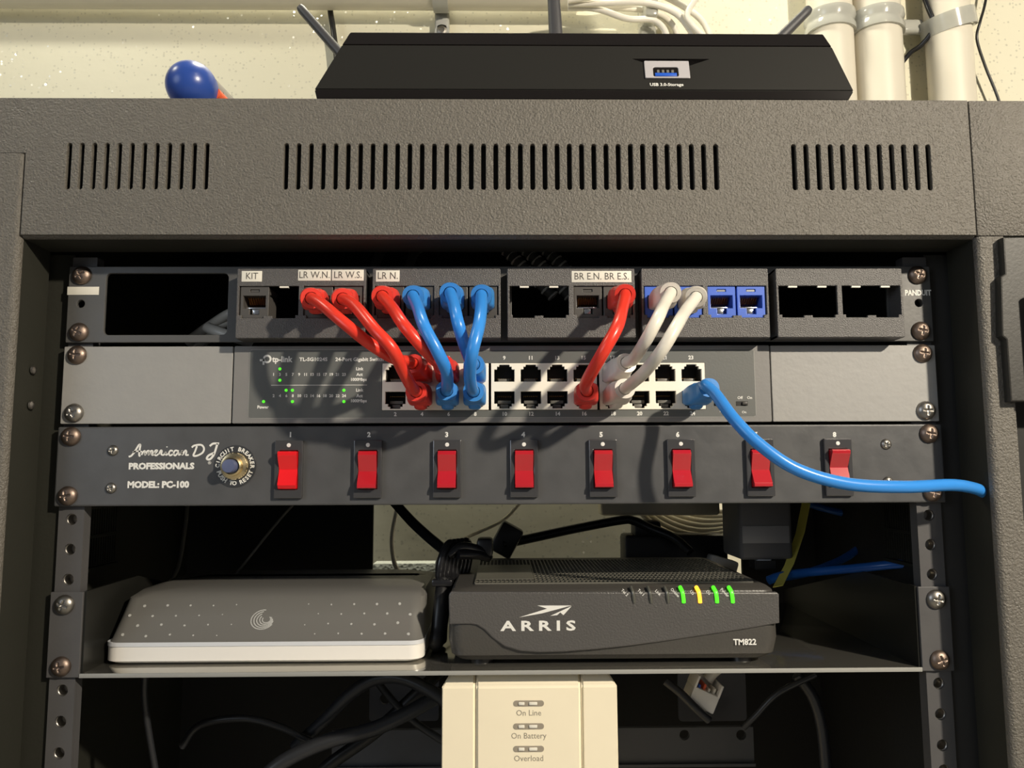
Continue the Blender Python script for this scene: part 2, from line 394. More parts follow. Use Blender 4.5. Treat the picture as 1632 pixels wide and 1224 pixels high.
# dark crossbar low at the back with bolt holes
b = NB(); a0 = W(540, 1163, 150); a1 = W(1190, 1213, 150)
hs = [ring2(W(px, 1172, 150).x, W(px, 1170, 150).z, 3.6) for px in (1090, 1180)]
bx0, bx1 = W(530, 1190, 150).x, W(1200, 1190, 150).x; plate(b, [(bx0, a0.z), (bx1, a0.z), (bx1, a1.z), (bx0, a1.z)], hs, 148, 152); box(b, bx0, bx1, 145, 150, a1.z - 2, a1.z)
obj('rear_crossbar', b, mat('blue_grey_bar_paint', (.085, .09, .105), .5), cab)
M_bluegrey = mat('blue_grey_bracket_paint', (.10, .105, .125), .5, bump=('n', 200, .2, .0003))
for px0, px1, py0, py1, yb in ((588, 700, 1078, 1150, 190), (1082, 1188, 1070, 1150, 190)):
    a = W(px0, py1, yb); e = W(px1, py0, yb); b = NB(); plate(b, rr(a.x, e.x, a.z, e.z, 3), [ring2(a.x + 12, (a.z + e.z) / 2, 4)], yb, yb + 3, .3); obj('rear_bracket', b, M_bluegrey, cab)
# ------------------------------------------------------------------ domed phillips screw mesh (shared)
def screw_mesh(R=5.2, H=3.6, cross=2.6, cw=.55, nm='screw'):
    b = NB(); n = 48; rings = []; m = 22
    for j in range(m + 1):
        a = j / m; r = R * a; row = []
        for k in range(n):
            t = 2 * PI * k / n; x, z = r * math.cos(t), r * math.sin(t); y = -H * math.sqrt(max(0, 1 - (a * .985) ** 2))
            if (abs(x) < cw and abs(z) < cross) or (abs(z) < cw and abs(x) < cross): y += 1.5 * (1 - .6 * max(abs(x), abs(z)) / cross)
            row.append((x, y, z))
            if j == 0: break
        rings.append([b.verts.new(c) for c in row])
    for j in range(m):
        A, B_ = rings[j], rings[j + 1]
        for k in range(n):
            k2 = (k + 1) % n
            b.faces.new([A[0], B_[k], B_[k2]] if j == 0 else [A[k], B_[k], B_[k2], A[k2]])
    lathe(b, [(R, -.0), (R * .98, .8), (0, .8)], (0, -.5, 0), (0, 1, 0), n)
    bmesh.ops.remove_doubles(b, verts=b.verts[:], dist=.01); b.transform(Matrix.Scale(S, 4)); bmesh.ops.recalc_face_normals(b, faces=b.faces[:])
    for fc in b.faces: fc.smooth = True
    me = bpy.data.meshes.new(nm); b.to_mesh(me); b.free(); return me
SM = screw_mesh(); SM.materials.append(M_screw)
SM2 = screw_mesh(nm='screw_grey'); SM2.materials.append(M_screws)
SS = screw_mesh(2.9, 2.0, 1.5, .35, 'small_screw'); SS.materials.append(M_screws)
def put_screw(me, name, parent, x, y, z, lab=None):
    o = bpy.data.objects.new(name, me); C.objects.link(o); o.parent = parent
    o.location = (Vector((x, y, z)) - ORG[parent.name]) * S; o.rotation_euler = (0, random.uniform(0, PI), 0)
    if lab: o['label'] = lab
    return o
XS = 232.6
# ================================================================== patch panel
pp = thing('patch_bay', 'black modular patch panel with five raised port modules, topmost unit in the rack', 'patch panel', (0, 0, 0))
mc = [-108.6 + 72.75 * k for k in range(5)]; mc[4] += .6
b = NB()
plate(b, rr(-239.8, 239.8, .6, 43.2, .6), [rr(-219.3, -152, 4.8, 39.3, 2.6)] + [rr(c - 32, c + 32, 5, 36) for c in mc] + [ring2(-XS, 22.2, 2.2), ring2(XS, 22.2, 2.2)], -2.0, 0, .35)
obj('frame', b, M_panel, pp)
b = NB(); p0 = W(107, 470, -2.2); p1 = W(158, 457, -2.2); box(b, p0.x, p1.x, -2.3, -2.02, p0.z, p1.z, .08); obj('blank_label', b, M_lab, pp, 'blank white sticker')
b = NB(); q = W(1463, 467, -2); text(b, 'PANDUIT', q.x, q.z, -2.02, 3.0, bold=.035, sx=.80); obj('lettering', b, M_white, pp)
for i, (s, z) in enumerate(((-1, 38.1), (-1, 6.35), (1, 38.1), (1, 6.35))): put_screw(SM, 'mounting_screw', pp, s * XS, -1.9, z)
OFF = (-25.2, -9.1, 9.1, 25.2); YM = -14
def jack(parent, x, m, full):
    b = NB(); z0, z1 = 11.9, 29.2
    hole = [(x - 6, 17.2), (x - 2.6, 17.2), (x - 2.6, 13.9), (x + 2.6, 13.9), (x + 2.6, 17.2), (x + 6, 17.2), (x + 6, 24.2), (x - 6, 24.2)]
    plate(b, rr(x - 7.6, x + 7.6, z0, z1, .4), [hole, rr(x - 2.5, x + 2.5, 26.2, 27.6, .3)], YM + 1.0, YM + 3.2, .25)
    for a in ((x - 7.4, x - 6.2, z0 + .3, z1 - .3), (x + 6.2, x + 7.4, z0 + .3, z1 - .3), (x - 7.4, x + 7.4, 24.4, 25.4), (x - 7.4, x + 7.4, 12.4, 13.6)):
        box(b, a[0], a[1], YM + 3, YM + 18, a[2], a[3])
    box(b, x - 7.4, x + 7.4, YM + 17, YM + 18, z0 + .3, z1 - .3)
    if full:
        box(b, x - 5.8, x + 5.8, YM + 10, YM + 17, 21, 24.2, mi=1)
        for k in range(8): tube(b, [(x - 4.4 + k * 1.25, YM + 5, 23.8), (x - 4.4 + k * 1.25, YM + 9, 21.0), (x - 4.4 + k * 1.25, YM + 12, 20.2)], .28, 3, 5, 2)
        box(b, x - 5.2, x + 5.2, YM + 4, YM + 6, 17.5, 18.5, .3, mi=3); box(b, x - 1.9, x + 1.9, YM + 3.2, YM + 5, 14.4, 17.2, .3, mi=3)
        box(b, x - 2.2, x + 2.2, YM + 1.6, YM + 2.2, 26.4, 27.4, mi=3 if m is M_jackb else 0)
    return obj('jack', b, [m, M_orange, M_gold, M_steel], parent)
modinfo = [(M_jackk, [1, 0, 1, 1]), (M_jackk, [1, 1, 1, 1]), (M_jackk, [0, 0, 1, 1]), (M_jackb, [1, 1, 1, 1]), (M_jackk, [0, 0, 0, 0])]
labs = [[('KIT', 403, 440, 35)], [], [], [], []]
for mi_, (c, (jm, jj)) in enumerate(zip(mc, modinfo)):
    b = NB(); holes = []
    for s in (-1, 1):
        l, r = sorted((c + s * 1.4, c + s * 33.3)); mid = (l + r) / 2
        holes.append([(l, 13.4), (l + 1.6, 13.4), (l + 1.6, 11.8), (mid - 6, 11.8), (mid - 2.6, 11.8), (mid - 2.6, 13), (mid + 2.2, 13), (mid + 2.2, 11.8), (r - 1.6, 11.8), (r - 1.6, 13.4), (r, 13.4), (r, 29.3), (l, 29.3)])
    plate(b, rr(c - 34.6, c + 34.6, .9, 38.9, .7), holes, YM, YM + 2, .35)
    for a in ((c - 34.5, c - 33.4, .9, 38.8), (c + 33.4, c + 34.5, .9, 38.8)): box(b, a[0], a[1], YM + 1.5, -2.05, a[2], a[3])
    box(b, c - 34.5, c + 34.5, YM + 1.5, -2.05, 1, 2.2); box(b, c - 34.5, c + 34.5, YM + 1.5, -2.05, 37.6, 38.8)
    mo = obj('port_module', b, M_mod, pp)
    b = NB()
    for s in (-1, 1):
        for d in (-8, 8):
            if not jj[(0 if s < 0 else 2) + (0 if d < 0 else 1)]: box(b, c + s * 17.35 + d - 2.4, c + s * 17.35 + d + 2.4, YM + .3, YM + 1.6, 28.4, 29.25)
    if b.verts: obj('latch_tab', b, M_lab, mo)
    else: b.free()
    for o_, j_ in zip(OFF, jj):
        if j_: jack(mo, c + o_, jm, True)
    def nlabel(s, x0, y0, x1, y1, parent=mo, cut=None):
        a = W(x0, y1, YM); e = W(x1, y0, YM); b = NB(); box(b, a.x, e.x, YM - .25, YM - .02, a.z, e.z, .05)
        text(b, s, (a.x + e.x) / 2, (a.z + e.z) / 2, YM - .26, (e.z - a.z) * .60, mi=1, sx=.88, bold=.004)
        obj('name_label', b, [M_lab, M_ink], parent, 'white label printed ' + s)
    if mi_ == 0: nlabel('KIT', 385, 432, 418, 449); nlabel('LR W.N.', 475, 430, 527.5, 447.5); nlabel('LR W.S.', 529, 430, 580, 447.5)
    if mi_ == 1: nlabel('LR N.', 599, 431, 637, 449)
    if mi_ == 2: nlabel('BR E.N. BR E.S.', 911, 432, 1006, 450)
# ================================================================== network switch
sw = thing('network_switch', 'grey 24 port network switch with cream port blocks and green lights, under the patch panel', 'network switch', (0, 0, -44.45))
b = NB(); PB = [-66.0, -6.6, 52.8]
plate(b, rr(-147.2, 147.2, -44.1, -1.6, .8), [rr(-66.4, 111.2, -37.4, -11.2)], -3.0, 0, .4)
box(b, -147, 147, 0, 120, -43.9, -43.0); box(b, -147, 147, 0, 120, -2.8, -1.9); box(b, -147, -146, 0, 120, -43.9, -1.9); box(b, 146, 147, 0, 120, -43.9, -1.9); box(b, -147, 147, 119, 120, -43.9, -1.9)
obj('housing', b, M_switch, sw)
b = NB(); plate(b, rr(-138.4, 138.4, -41.2, -3.9, 1.8), [rr(-66.3, 111.1, -37.3, -11.3)], -3.14, -2.99); 
for z in (-41.3, -3.8): box(b, -138, 138, -3.16, -3.0, z - .12, z + .12, mi=1)
for x in (-138.5, 138.5): box(b, x - .12, x + .12, -3.16, -3.0, -40.5, -4.6, mi=1)
ov = obj('overlay', b, [M_over, M_line], sw)
b = NB()
def T_(s, px, py, size, **k): q = W(px, py, -3.2); text(b, s, q.x, q.z, -3.17, size, **k)
T_('tp-link', 434, 573, 3.0, align='LEFT', bold=.035, sx=.95); T_('TL-SG1024S', 477, 573, 1.9, align='LEFT', bold=.028, sx=1.10); T_('24-Port Gigabit Switch', 534.5, 573, 1.9, align='LEFT', bold=.028, sx=1.04)
for k in range(12):
    T_(str(2 * k + 1), 436 + 10.2 * k, 597, 1.5, bold=.03); T_(str(2 * k + 2), 436 + 10.2 * k, 631, 1.5, bold=.03)
for y in (588, 622): T_('Link', 573, y, 1.6, bold=.035); T_('Act', 573, y + 9, 1.6, bold=.035); T_('1000Mbps', 571.5, y + 17, 1.6, bold=.035, sx=.92)
T_('Power', 419, 649, 1.6, bold=.035)
q = W(432, 614, -3.2); q2 = W(585, 614, -3.2); box(b, q.x, q2.x, -3.2, -3.14, q.z - .13, q.z + .13)
# the round arrow emblem left of the name
q = W(424, 573, -3.2)
stroke(b, [(q.x + 1.1 * math.cos(t) * 1.7 + .6, q.z + 1.8 * math.sin(t) + .3) for t in [2.9 - k * .52 for k in range(11)]], 1.05, -3.2, n=3)
box(b, q.x - 3.4, q.x - .4, -3.22, -3.15, q.z - .9, q.z + .2); box(b, q.x - 1.8, q.x - .8, -3.22, -3.15, q.z - 2.9, q.z + .4)
for bi, x0 in enumerate(PB):
    for k in range(4):
        c = x0 + 7.25 + 14.5 * k; n_ = bi * 8 + 2 * k + 1
        text(b, str(n_), c, -8.6, -3.17, 2.0, bold=.035); text(b, str(n_ + 1), c, -39.4, -3.17, 2.0, bold=.035)
T_('VLAN', 1150, 634, 1.2, bold=.01); T_('Off    On', 1187, 634, 1.5, bold=.015); T_('Default', 1155, 655, 1.3, bold=.015); T_('On', 1186, 657, 1.3, bold=.01)
obj('lettering', b, M_white, sw)
for px, py in ((446, 588), (446, 606), (456, 622), (466, 622), (466, 640), (548, 622), (548, 640), (420, 640)):
    q = W(px, py, -3.2); b = NB(); lathe(b, [(0, 0), (.85, 0), (.78, .3), (.4, .45), (0, .5)], (q.x, -3.1, q.z), n=12); obj('indicator_light', b, M_ledg, sw)
q = W(1183, 643, -3.2); b = NB(); box(b, q.x - 3.4, q.x + 3, -3.3, -3.0, q.z - 1.2, q.z + 1.2, mi=0); box(b, q.x - .2, q.x + 2.6, -4.3, -3.0, q.z - .8, q.z + .8, .2, mi=1); obj('slide_switch', b, [M_vent, M_cav], sw)
q = W(1148, 643, -3.2); b = NB(); box(b, q.x - 3.4, q.x + 3, -3.3, -3.0, q.z - 1.2, q.z + 1.2, mi=0); box(b, q.x - 2.8, q.x, -4.3, -3.0, q.z - .8, q.z + .8, .2, mi=1); obj('slide_switch', b, [M_vent, M_cav], sw)
def port_hole(c, top):
    zt = [(5.55, -21.7), (5.55, -14.9), (4.0, -14.9), (4.0, -13.4), (2.8, -13.4), (2.8, -12.3)]
    if not top: zt = [(x, -24.4 * 2 - z + .1) for x, z in zt]
    return [(c - x, z) for x, z in zt] + [(c + x, z) for x, z in reversed(zt)]
for bi, x0 in enumerate(PB):
    b = NB(); hs = [port_hole(x0 + 7.25 + 14.5 * k, t) for k in range(4) for t in (True, False)]
    plate(b, rr(x0, x0 + 58, -37.1, -11.5, .2), hs, -3.7, -1.2, .15)
    pb = obj('port_block', b, M_portw, sw)
    for k in range(4):
        c = x0 + 7.25 + 14.5 * k
        for t in (1, 0):
            b = NB(); z0, z1 = (-22.6, -12.0) if t else (-36.9, -26.0)
            for a in ((c - 6.3, c - 5.6, z0, z1), (c + 5.6, c + 6.3, z0, z1), (c - 6.3, c + 6.3, z0, z0 + .5), (c - 6.3, c + 6.3, z1 - .5, z1)): box(b, a[0], a[1], -1.2, 13, a[2], a[3])
            box(b, c - 6.3, c + 6.3, 12, 13, z0, z1)
            if t: box(b, c - 3.4, c + 2.8, 1.2, 4, z0 + .9, z0 + 3.0, .2, mi=1)
            else: box(b, c - 3.6, c + 3.6, 1.2, 5, z0 + 3.4, z0 + 5.2, .2, mi=1); box(b, c - 2.2, c + 2.2, .8, 5, z0 + .9, z0 + 3.0, .2, mi=1)
            for i in range(8):
                xx = c - 3.6 + i * 1.03; zc = z0 + 2.2 if t else z1 - 2.2; e = 1 if t else -1
                box(b, xx - .15, xx + .15, 3, 10, zc + e * .8, zc + e * 1.15, mi=2)
            obj('port', b, [M_cav, M_cavl, M_gold], pb)
for s in (-1, 1):
    b = NB(); x = sorted((s * 239.9, s * 148.0)); holes = [ring2(s * XS, -6.35, 2.5), ring2(s * XS, -38.1, 2.5)]
    plate(b, rr(x[0], x[1], -44.0, -1.7, .6), holes, -2.4, 0, .35); xx = sorted((s * 148.0, s * 149.6)); box(b, xx[0], xx[1], -.2, 40, -43.5, -2.4)
    br = obj('mounting_bracket', b, M_blank, sw)
    for z in (-6.35, -38.1): put_screw(SM2 if z < -20 else SM, 'mounting_screw', br, s * XS, -2.3, z)
# ================================================================== power strip
pc = thing('power_switch_panel', 'black rack power panel with eight red rocker switches and a round breaker button', 'power strip', (0, 0, -88.9))
b = NB(); rx = [W(px, 745, -2).x for px in (462, 587.5, 713, 835, 960, 1084, 1209, 1333)]
plate(b, rr(-240.6, 240.6, -88.2, -45.6, .8), [rr(x - 6.2, x + 6.2, -83, -55) for x in rx], -3.0, 0, .9)
for a in ((-225, 225, -86.4, -85.4), (-225, 225, -48, -47)): box(b, a[0], a[1], 0, 110, a[2], a[3])
for x in (-225, 224): box(b, x, x + 1, 0, 110, -86.4, -47)
box(b, -225, 225, 109, 110, -86.4, -47)
obj('faceplate', b, M_pc, pc)
for s in (-1, 1):
    for z in (-50.8, -82.55): put_screw(SM, 'mounting_screw', pc, s * (XS + .6), -2.9, z)
for px, py in ((180, 718), (177, 778), (1412, 708), (1415, 768)): q = W(px, py, -3); put_screw(SS, 'panel_screw', pc, q.x, -2.8, q.z)
b = NB(); YT = -3.02
def TP(s, px, py, size, **k): q = W(px, py, -3); text(b, s, q.x, q.z, YT, size, **k)
for k, px in enumerate((463, 588, 712, 834, 958, 1080, 1204, 1330)): TP(str(k + 1), px, 693, 2.5, bold=.05)
TP('PROFESSIONALS', 205, 743.5, 3.1, align='LEFT', bold=.055, sx=1.07); TP('\u00ae', 334, 738, 1.6); TP('MODEL: PC-100', 203, 773, 3.2, align='LEFT', bold=.055, sx=1.03)
obj('lettering', b, M_white, pc)
# hand-written style name, drawn as pen strokes
b = NB()
def K(x, y): q = W(205 + x, 719 - y, -3.1); return (q.x, q.z)
def scr(pts, wd=.75): stroke(b, [K(x * .93, y) for x, y in pts], wd, -3.08, n=5)
scr([(0, -9), (5, -7), (11, 0), (17, 9), (20, 10), (19, 3), (18, -6), (20, -8)], 1.0); scr([(7, -2), (14, 0), (23, -1)], .8)
x = 24
scr([(22, -6), (25, -1), (28, 0), (28, -6), (32, 0), (35, 0), (34, -6), (38, 0), (41, 0), (40, -6), (44, -5)], .9)
scr([(44, -4), (48, -1), (49, 1), (46, 1), (44, -4), (47, -7), (52, -4)], .9); scr([(52, -5), (55, 1), (57, 0), (56, -5), (60, -6), (63, -2)], .9)
scr([(63, -1), (64, -6), (68, -4)], .9); scr([(76, 0), (72, 1), (69, -3), (71, -7), (77, -4)], .9); scr([(86, 0), (80, 1), (77, -4), (80, -7), (85, -2), (86, -6), (90, -4)], .9)
scr([(90, -5), (92, 1), (92, -6), (97, 1), (99, -1), (98, -6), (103, -6)], .9)
scr([(117, 8), (114, 0), (111, -7), (118, -7), (127, -2), (129, 5), (124, 10), (113, 9), (108, 6)], 1.0)
scr([(139, 8), (145, 12), (155, 12)], 1.1); scr([(152, 12), (149, 2), (145, -7), (139, -13), (134, -12), (137, -7), (146, -3)], 1.15)
box(b, *[K(60, 0)[0] + a for a in (-.1, .6)], -3.1, -3.05, K(60, 6)[1], K(60, 3.6)[1] + 1.3)
obj('script_lettering', b, M_white, pc)
q = W(375, 743, -3); bx, bz = q.x, q.z
b = NB(); plate(b, ring2(bx, bz, 11.3, 40), [], -3.5, -3.0, .1)
def arc_text(s, a0, a1, r, size, flip, mi):
    for i, ch in enumerate(s):
        a = a0 + (a1 - a0) * (i + .5) / len(s); 
        if ch != ' ': text(b, ch, bx + r * math.cos(a), bz + r * math.sin(a), -3.52, size, rot=a - PI / 2 + (PI if flip else 0), bold=.03, mi=mi)
arc_text('CIRCUIT BREAKER', math.radians(185), math.radians(-8), 9.2, 2.1, False, 1); arc_text('PUSH TO RESET', math.radians(195), math.radians(345), 9.2, 2.1, True, 1)
br = obj('breaker_plate', b, [M_plate, M_white], pc)
b = NB(); lathe(b, [(0, 0), (7.2, 0), (7.4, 1.5), (6.9, 2.6), (5.4, 3.2), (5.2, 6), (4.4, 6.4), (4.2, 3), (0, 3)], (bx, -3.5, bz), n=32); obj('breaker_nut', b, M_brass, pc)
b = NB(); lathe(b, [(0, 0), (3.7, 0), (3.7, 9), (3.3, 10), (0, 10.3)], (bx, -3.5, bz), (-.03, -1, 0), n=28); obj('reset_button', b, M_btn, pc)
for k, x in enumerate(rx):
    lit = k == 0; on = k in (0, 7)
    b = NB(); plate(b, rr(x - 7.6, x + 7.6, -84.4, -53.4, .6), [rr(x - 5.1, x + 5.1, -79.6, -58.9, .3)], -5.4, -3.0, .5)
    box(b, x - 5.4, x - 5.1, -4, 6, -79.6, -58.9); box(b, x + 5.1, x + 5.4, -4, 6, -79.6, -58.9)
    lathe(b, [(0, 0), (1.15, 0), (1.05, .2), (0, .25)], (x, -5.35, -56.0), n=14, mi=1)
    bz_ = obj('switch_bezel', b, [M_chrome, M_white], pc)
    b = NB(); zt, zm, zb_ = -59.3, -69.6, -79.3
    if not on: pr = [(2, zt), (-6.6, zt), (-8.2, zt - 2.0), (-4.8, zm - .6), (-9.4, zb_ + 2.2), (-9.6, zb_ + .5), (-8.8, zb_), (2, zb_)]
    else: pr = [(2, zt), (-8.8, zt), (-9.6, zt - .6), (-9.4, zt - 2.2), (-4.8, zm + .6), (-8.2, zb_ + 2.0), (-6.6, zb_), (2, zb_)]
    rg = [[b.verts.new((xx, y, z)) for y, z in pr] for xx in (x - 4.9, x + 4.9)]
    for i in range(len(pr)): b.faces.new((rg[0][i], rg[0][(i + 1) % len(pr)], rg[1][(i + 1) % len(pr)], rg[1][i]))
    for e in rg: b.faces.new(e)
    bmesh.ops.bevel(b, geom=[e for e in b.edges], offset=.18, segments=1, affect='EDGES')
    rk = obj('rocker', b, M_rockl if lit else M_rockr, pc, 'lit red rocker switched on' if lit else None, angle=12)
# ================================================================== shelf
sh = thing('rack_shelf', 'thin black sheet metal rack shelf carrying the silver box and black modem', 'shelf', (0, 0, -177.8))
b = NB(); box(b, -222, 222, -1.2, 200, -176.8, -175.4, .3)
obj('tray', b, M_tray, sh)
b = NB(); box(b, -223, 223, -1.8, -.9, -177.4, -175.2, .2); obj('front_lip', b, M_line, sh)
for s in (-1, 1):
    b = NB(); x = sorted((s * 223.4, s * 222)); prof = [(0, -176.8), (0, -133), (60, -133), (200, -165), (200, -176.8)]
    rg = [[b.verts.new((xx, y, z)) for y, z in prof] for xx in x]
    for i in range(5): b.faces.new((rg[0][i], rg[0][(i + 1) % 5], rg[1][(i + 1) % 5], rg[1][i]))
    for e in rg: b.faces.new(e)
    obj('side_wall', b, M_sidew, sh)
    b = NB(); x = sorted((s * 223.2, s * 240.3)); plate(b, rr(x[0], x[1], -177.2, -133.2, .4), [], -1.4, .3, .3); er = obj('shelf_ear', b, M_rail, sh)
    for z in (-139.7, -171.45): put_screw(SM if z < -150 else SM2, 'mounting_screw', er, s * XS, -1.3, z)
# ================================================================== silver external drive
zf = -175.4
dr = thing('external_hard_drive', 'silver box with sloping dotted top, white front strip and swirl emblem on the shelf', 'hard drive', (-130, 90, zf))
b = NB(); stack(b, [(-217, -46, 17, 130, 8, zf + 1.2), (-220, -44.6, 16, 130, 8, zf + 2.2), (-220, -44.6, 16, 130, 8, zf + 10)]); obj('base', b, M_swhite, dr)
b = NB(); stack(b, [(-220.3, -44.4, 15.6, 130, 8, zf + 10), (-220.3, -44.4, 15.6, 130, 8, zf + 12.2)]); obj('trim_edge', b, M_edge, dr)
sil = [(-219, -44.6, 16, 130, 8, zf + 12.2), (-218.6, -44.8, 17.5, 129, 8, zf + 13.4), (-217.4, -45.3, 26, 128, 8, zf + 24), (-217.0, -45.6, 33.5, 127, 8, zf + 33), (-214.5, -46.5, 39, 126, 14, zf + 36), (-207, -50, 50, 122, 26, zf + 37.6), (-192, -56, 66, 116, 30, zf + 38.2)]
b = NB(); stack(b, sil, n=8); obj('top_shell', b, M_silver, dr)
b = NB()
for x in (-200, -62):
    for y in (30, 116): cyl(b, (x, y, zf), (x, y, zf + 1.4), 5)
obj('rubber_foot', b, M_blk, dr)
def slope(x, t):
    """point on the sloping silver face, t 0 bottom .. 1 top"""
    return Vector((x, 17.5 + t * 16, zf + 13.4 + t * 19.6))
nrm = Vector((0, -19.6, 16)).normalized()
b = NB()
for side in (-1, 1):
    for j in range(4):
        for k in range(6):
            x = (-211 + k * 13 + (j % 2) * 6.5) if side < 0 else (-53 - k * 13 - (j % 2) * 6.5)
            c = slope(x, .10 + j * .24 + random.uniform(-.02, .02)) + nrm * .05; rd = .85 - .12 * k
            if rd > .25: cyl(b, c - nrm * .1, c + nrm * .12, rd, n=10)
obj('dot_pattern', b, M_dots, dr)
b = NB(); Xv = Vector((1, 0, 0)); Yv = Vector((0, 16, 19.6)).normalized(); ctr = slope(W(421, 997, 24).x, .46)
for ri, (rad, a0, a1) in enumerate(((6.6, 85, 330), (5.5, 100, 350), (4.4, 120, 365), (3.3, 140, 390), (2.3, 150, 410))):
    P0 = []
    for k in range(17):
        a = math.radians(a0 + (a1 - a0) * k / 16); P0.append(ctr + nrm * .12 + (Xv * math.cos(a) + Yv * math.sin(a) * .9) * rad + Xv * (ri * .5 - 1))
    for p, q in zip(P0, P0[1:]):
        d = (q - p).normalized().cross(nrm) * .3
        b.faces.new([b.verts.new(v) for v in (p - d, p + d, q + d, q - d)])
bmesh.ops.remove_doubles(b, verts=b.verts[:], dist=.02); obj('swirl_emblem', b, M_dots, dr)
# ================================================================== cable modem
md = thing('cable_modem', 'black grained cable modem with one amber and three green lights on the shelf', 'modem', (58, 85, zf))
YA = 6.0; q = W(714, 993, YA); xa = q.x; xb = W(1243, 993, YA).x
b = NB()
stack(b, [(xa + 5, xb - 5, YA + 5, YA + 145, 8, zf + 3.0), (xa + 1.5, xb - 1.5, YA + 1.5, YA + 149, 8, zf + 6), (xa, xb, YA, YA + 150, 8, zf + 14), (xa + .6, xb - .6, YA + .3, YA + 150, 8, zf + 37), (xa + 1.4, xb - 1.4, YA + 1.2, YA + 149, 8, zf + 39.6), (xa + 3, xb - 3, YA + 4, YA + 148, 8, zf + 41)], n=6)
obj('case', b, M_arrisl, md)
def AP(px, py): q = W(px, py, YA - .8); return (q.x, q.z)
low = [(1242.5, 993), (1180, 1004), (1120, 1013), (1060, 1022), (1000, 1030), (950, 1035), (900, 1039), (860, 1040), (830, 1038), (805, 1031), (785, 1017), (771, 1003), (760, 996.5), (750, 995), (716, 995)]
pol = [AP(x, y) for x, y in low] + [AP(715, 951), AP(716, 946), AP(719, 943), AP(1238, 944), AP(1241.5, 947)]
b = NB(); plate(b, pol, [], YA - 1.1, YA + 3, .8); obj('front_panel', b, M_arris, md)
q = W(858, 998, YA); b = NB(); text(b, 'ARRIS', W(858, 997.5, YA).x, W(858, 997.5, YA).z, YA - 1.12, 5.0, bold=.03, sx=1.55, space=1.5)
ye = YA - 1.18
def poly(pts):
    b.faces.new([b.verts.new((W(px, py, ye).x, ye, W(px, py, ye).z)) for px, py in pts])
poly([(827, 984), (872, 970), (856, 965), (911, 965), (864, 977.5)])
poly([(911, 966), (877, 981.5), (888, 980.5), (893, 976), (898, 980.5)])
q = W(1187, 1023.5, YA); text(b, 'TM822', q.x, q.z, YA - .1, 3.0, bold=.03, sx=1.0)
obj('lettering', b, M_white, md)
for i, (px, m) in enumerate(((1008, M_ledo), (1035, M_ledo), (1062, M_ledo), (1087, M_ledg), (1113, M_ledw), (1140, M_ledg), (1165, M_ledg))):
    b = NB(); x = W(px, 947, YA).x; z1 = W(px, 942, YA).z; z0 = W(px, 960, YA).z
    tube(b, [(x + .6, YA - .9, z0), (x + .3, YA - 1.4, (z0 + z1) / 2), (x, YA - 1.0, z1 - .4), (x - .3, YA + .6, z1 + .9), (x - .4, YA + 2.6, z1 + 1.7)], 1.1 if m is not M_ledo else .9, 5, 10)
    obj('status_light', b, m, md, 'amber status light' if m is M_ledw else 'green status light' if m is M_ledg else None)
b = NB()
for s, px in (('Tel 2', 995), ('Tel 1', 1021), ('Link', 1048), ('Online', 1075), ('US', 1102), ('DS', 1128), ('Power', 1154)):
    q = W(px, 944, YA); text(b, s, q.x, q.z, YA - 1.12, 1.5, rot=-.8, bold=.01)
obj('light_lettering', b, M_white, md)
zt = zf + 41; b = NB(); x0, x1, y0, y1 = xa + 14, xb - 8, YA + 19, YA + 128
box(b, x0, x1, y0, y1, zt - .4, zt + .25); vt = obj('vent_dark_sheet', b, M_vent, md)  # dark sheet standing in for the shade between the vent ribs
b = NB(); nx = 64
for k in range(nx + 1):
    x = x0 + (x1 - x0) * k / nx; box(b, x - .35, x + .35, y0, y1, zt + .2, zt + 1.0)
for k in range(15):
    y = y0 + (y1 - y0) * k / 14; box(b, x0, x1, y - .5, y + .5, zt + .1, zt + .95)
tag(obj('vent_ribs', b, M_rib, md), None)
b = NB(); box(b, x0, x0 + 34, y0 + 12, y1 - 30, zt + .9, zt + 1.3); obj('vent_cover', b, M_rib, md)
b = NB()
for x in (xa + 18, xb - 18):
    for y in (20, 140): cyl(b, (x, y, zf), (x, y, zf + 4), 6)
obj('rubber_foot', b, M_blk, md)
# ================================================================== UPS
YU = 4
up = thing('battery_backup', 'cream upright battery backup unit with three indicator windows below the shelf', 'battery backup', (14, 80, -620))
ux0, ux1 = W(702, 1100, YU).x, W(986, 1100, YU).x; us0, us1 = W(758, 1090, YU).x, W(926, 1090, YU).x; zc = W(800, 1090, YU).z
zc -= 1.0
prof = [(YU, zc), (YU + 6, zc + 6.0), (YU + 130, zc + 6.0), (YU + 130, -618), (YU, -618)]
def slab(x0, x1, dy=0, rnd=0):
    b = NB(); pr = [(y + (dy if i in (0, 1, 4) else 0), z) for i, (y, z) in enumerate(prof)]
    rg = [[b.verts.new((xx, y, z)) for y, z in pr] for xx in (x0, x1)]
    for i in range(5): b.faces.new((rg[0][i], rg[0][(i + 1) % 5], rg[1][(i + 1) % 5], rg[1][i]))
    for e in rg: b.faces.new(e)
    for v in b.verts:
        if v.co.z > zc + 5: v.co.x += 5.5 * (rnd == 1 and v.co.x == x0) - 5.5 * (rnd == 2 and v.co.x == x1)
    bmesh.ops.bevel(b, geom=b.edges[:], offset=1.2, segments=3, affect='EDGES'); return b
obj('side_casing', slab(ux0, us0 - .15, rnd=1), M_ups, up); obj('center_casing', slab(us0 + .25, us1 - .25, -.6), M_ups, up); obj('side_casing', slab(us1 + .15, ux1, rnd=2), M_ups, up)
b = NB(); box(b, us0 - 1, us0 + 1, YU + 2, YU + 20, -600, zc - 2); box(b, us1 - 1, us1 + 1, YU + 2, YU + 20, -600, zc - 2); obj('seam_backing', b, M_upsink, up)
yy = YU - .6
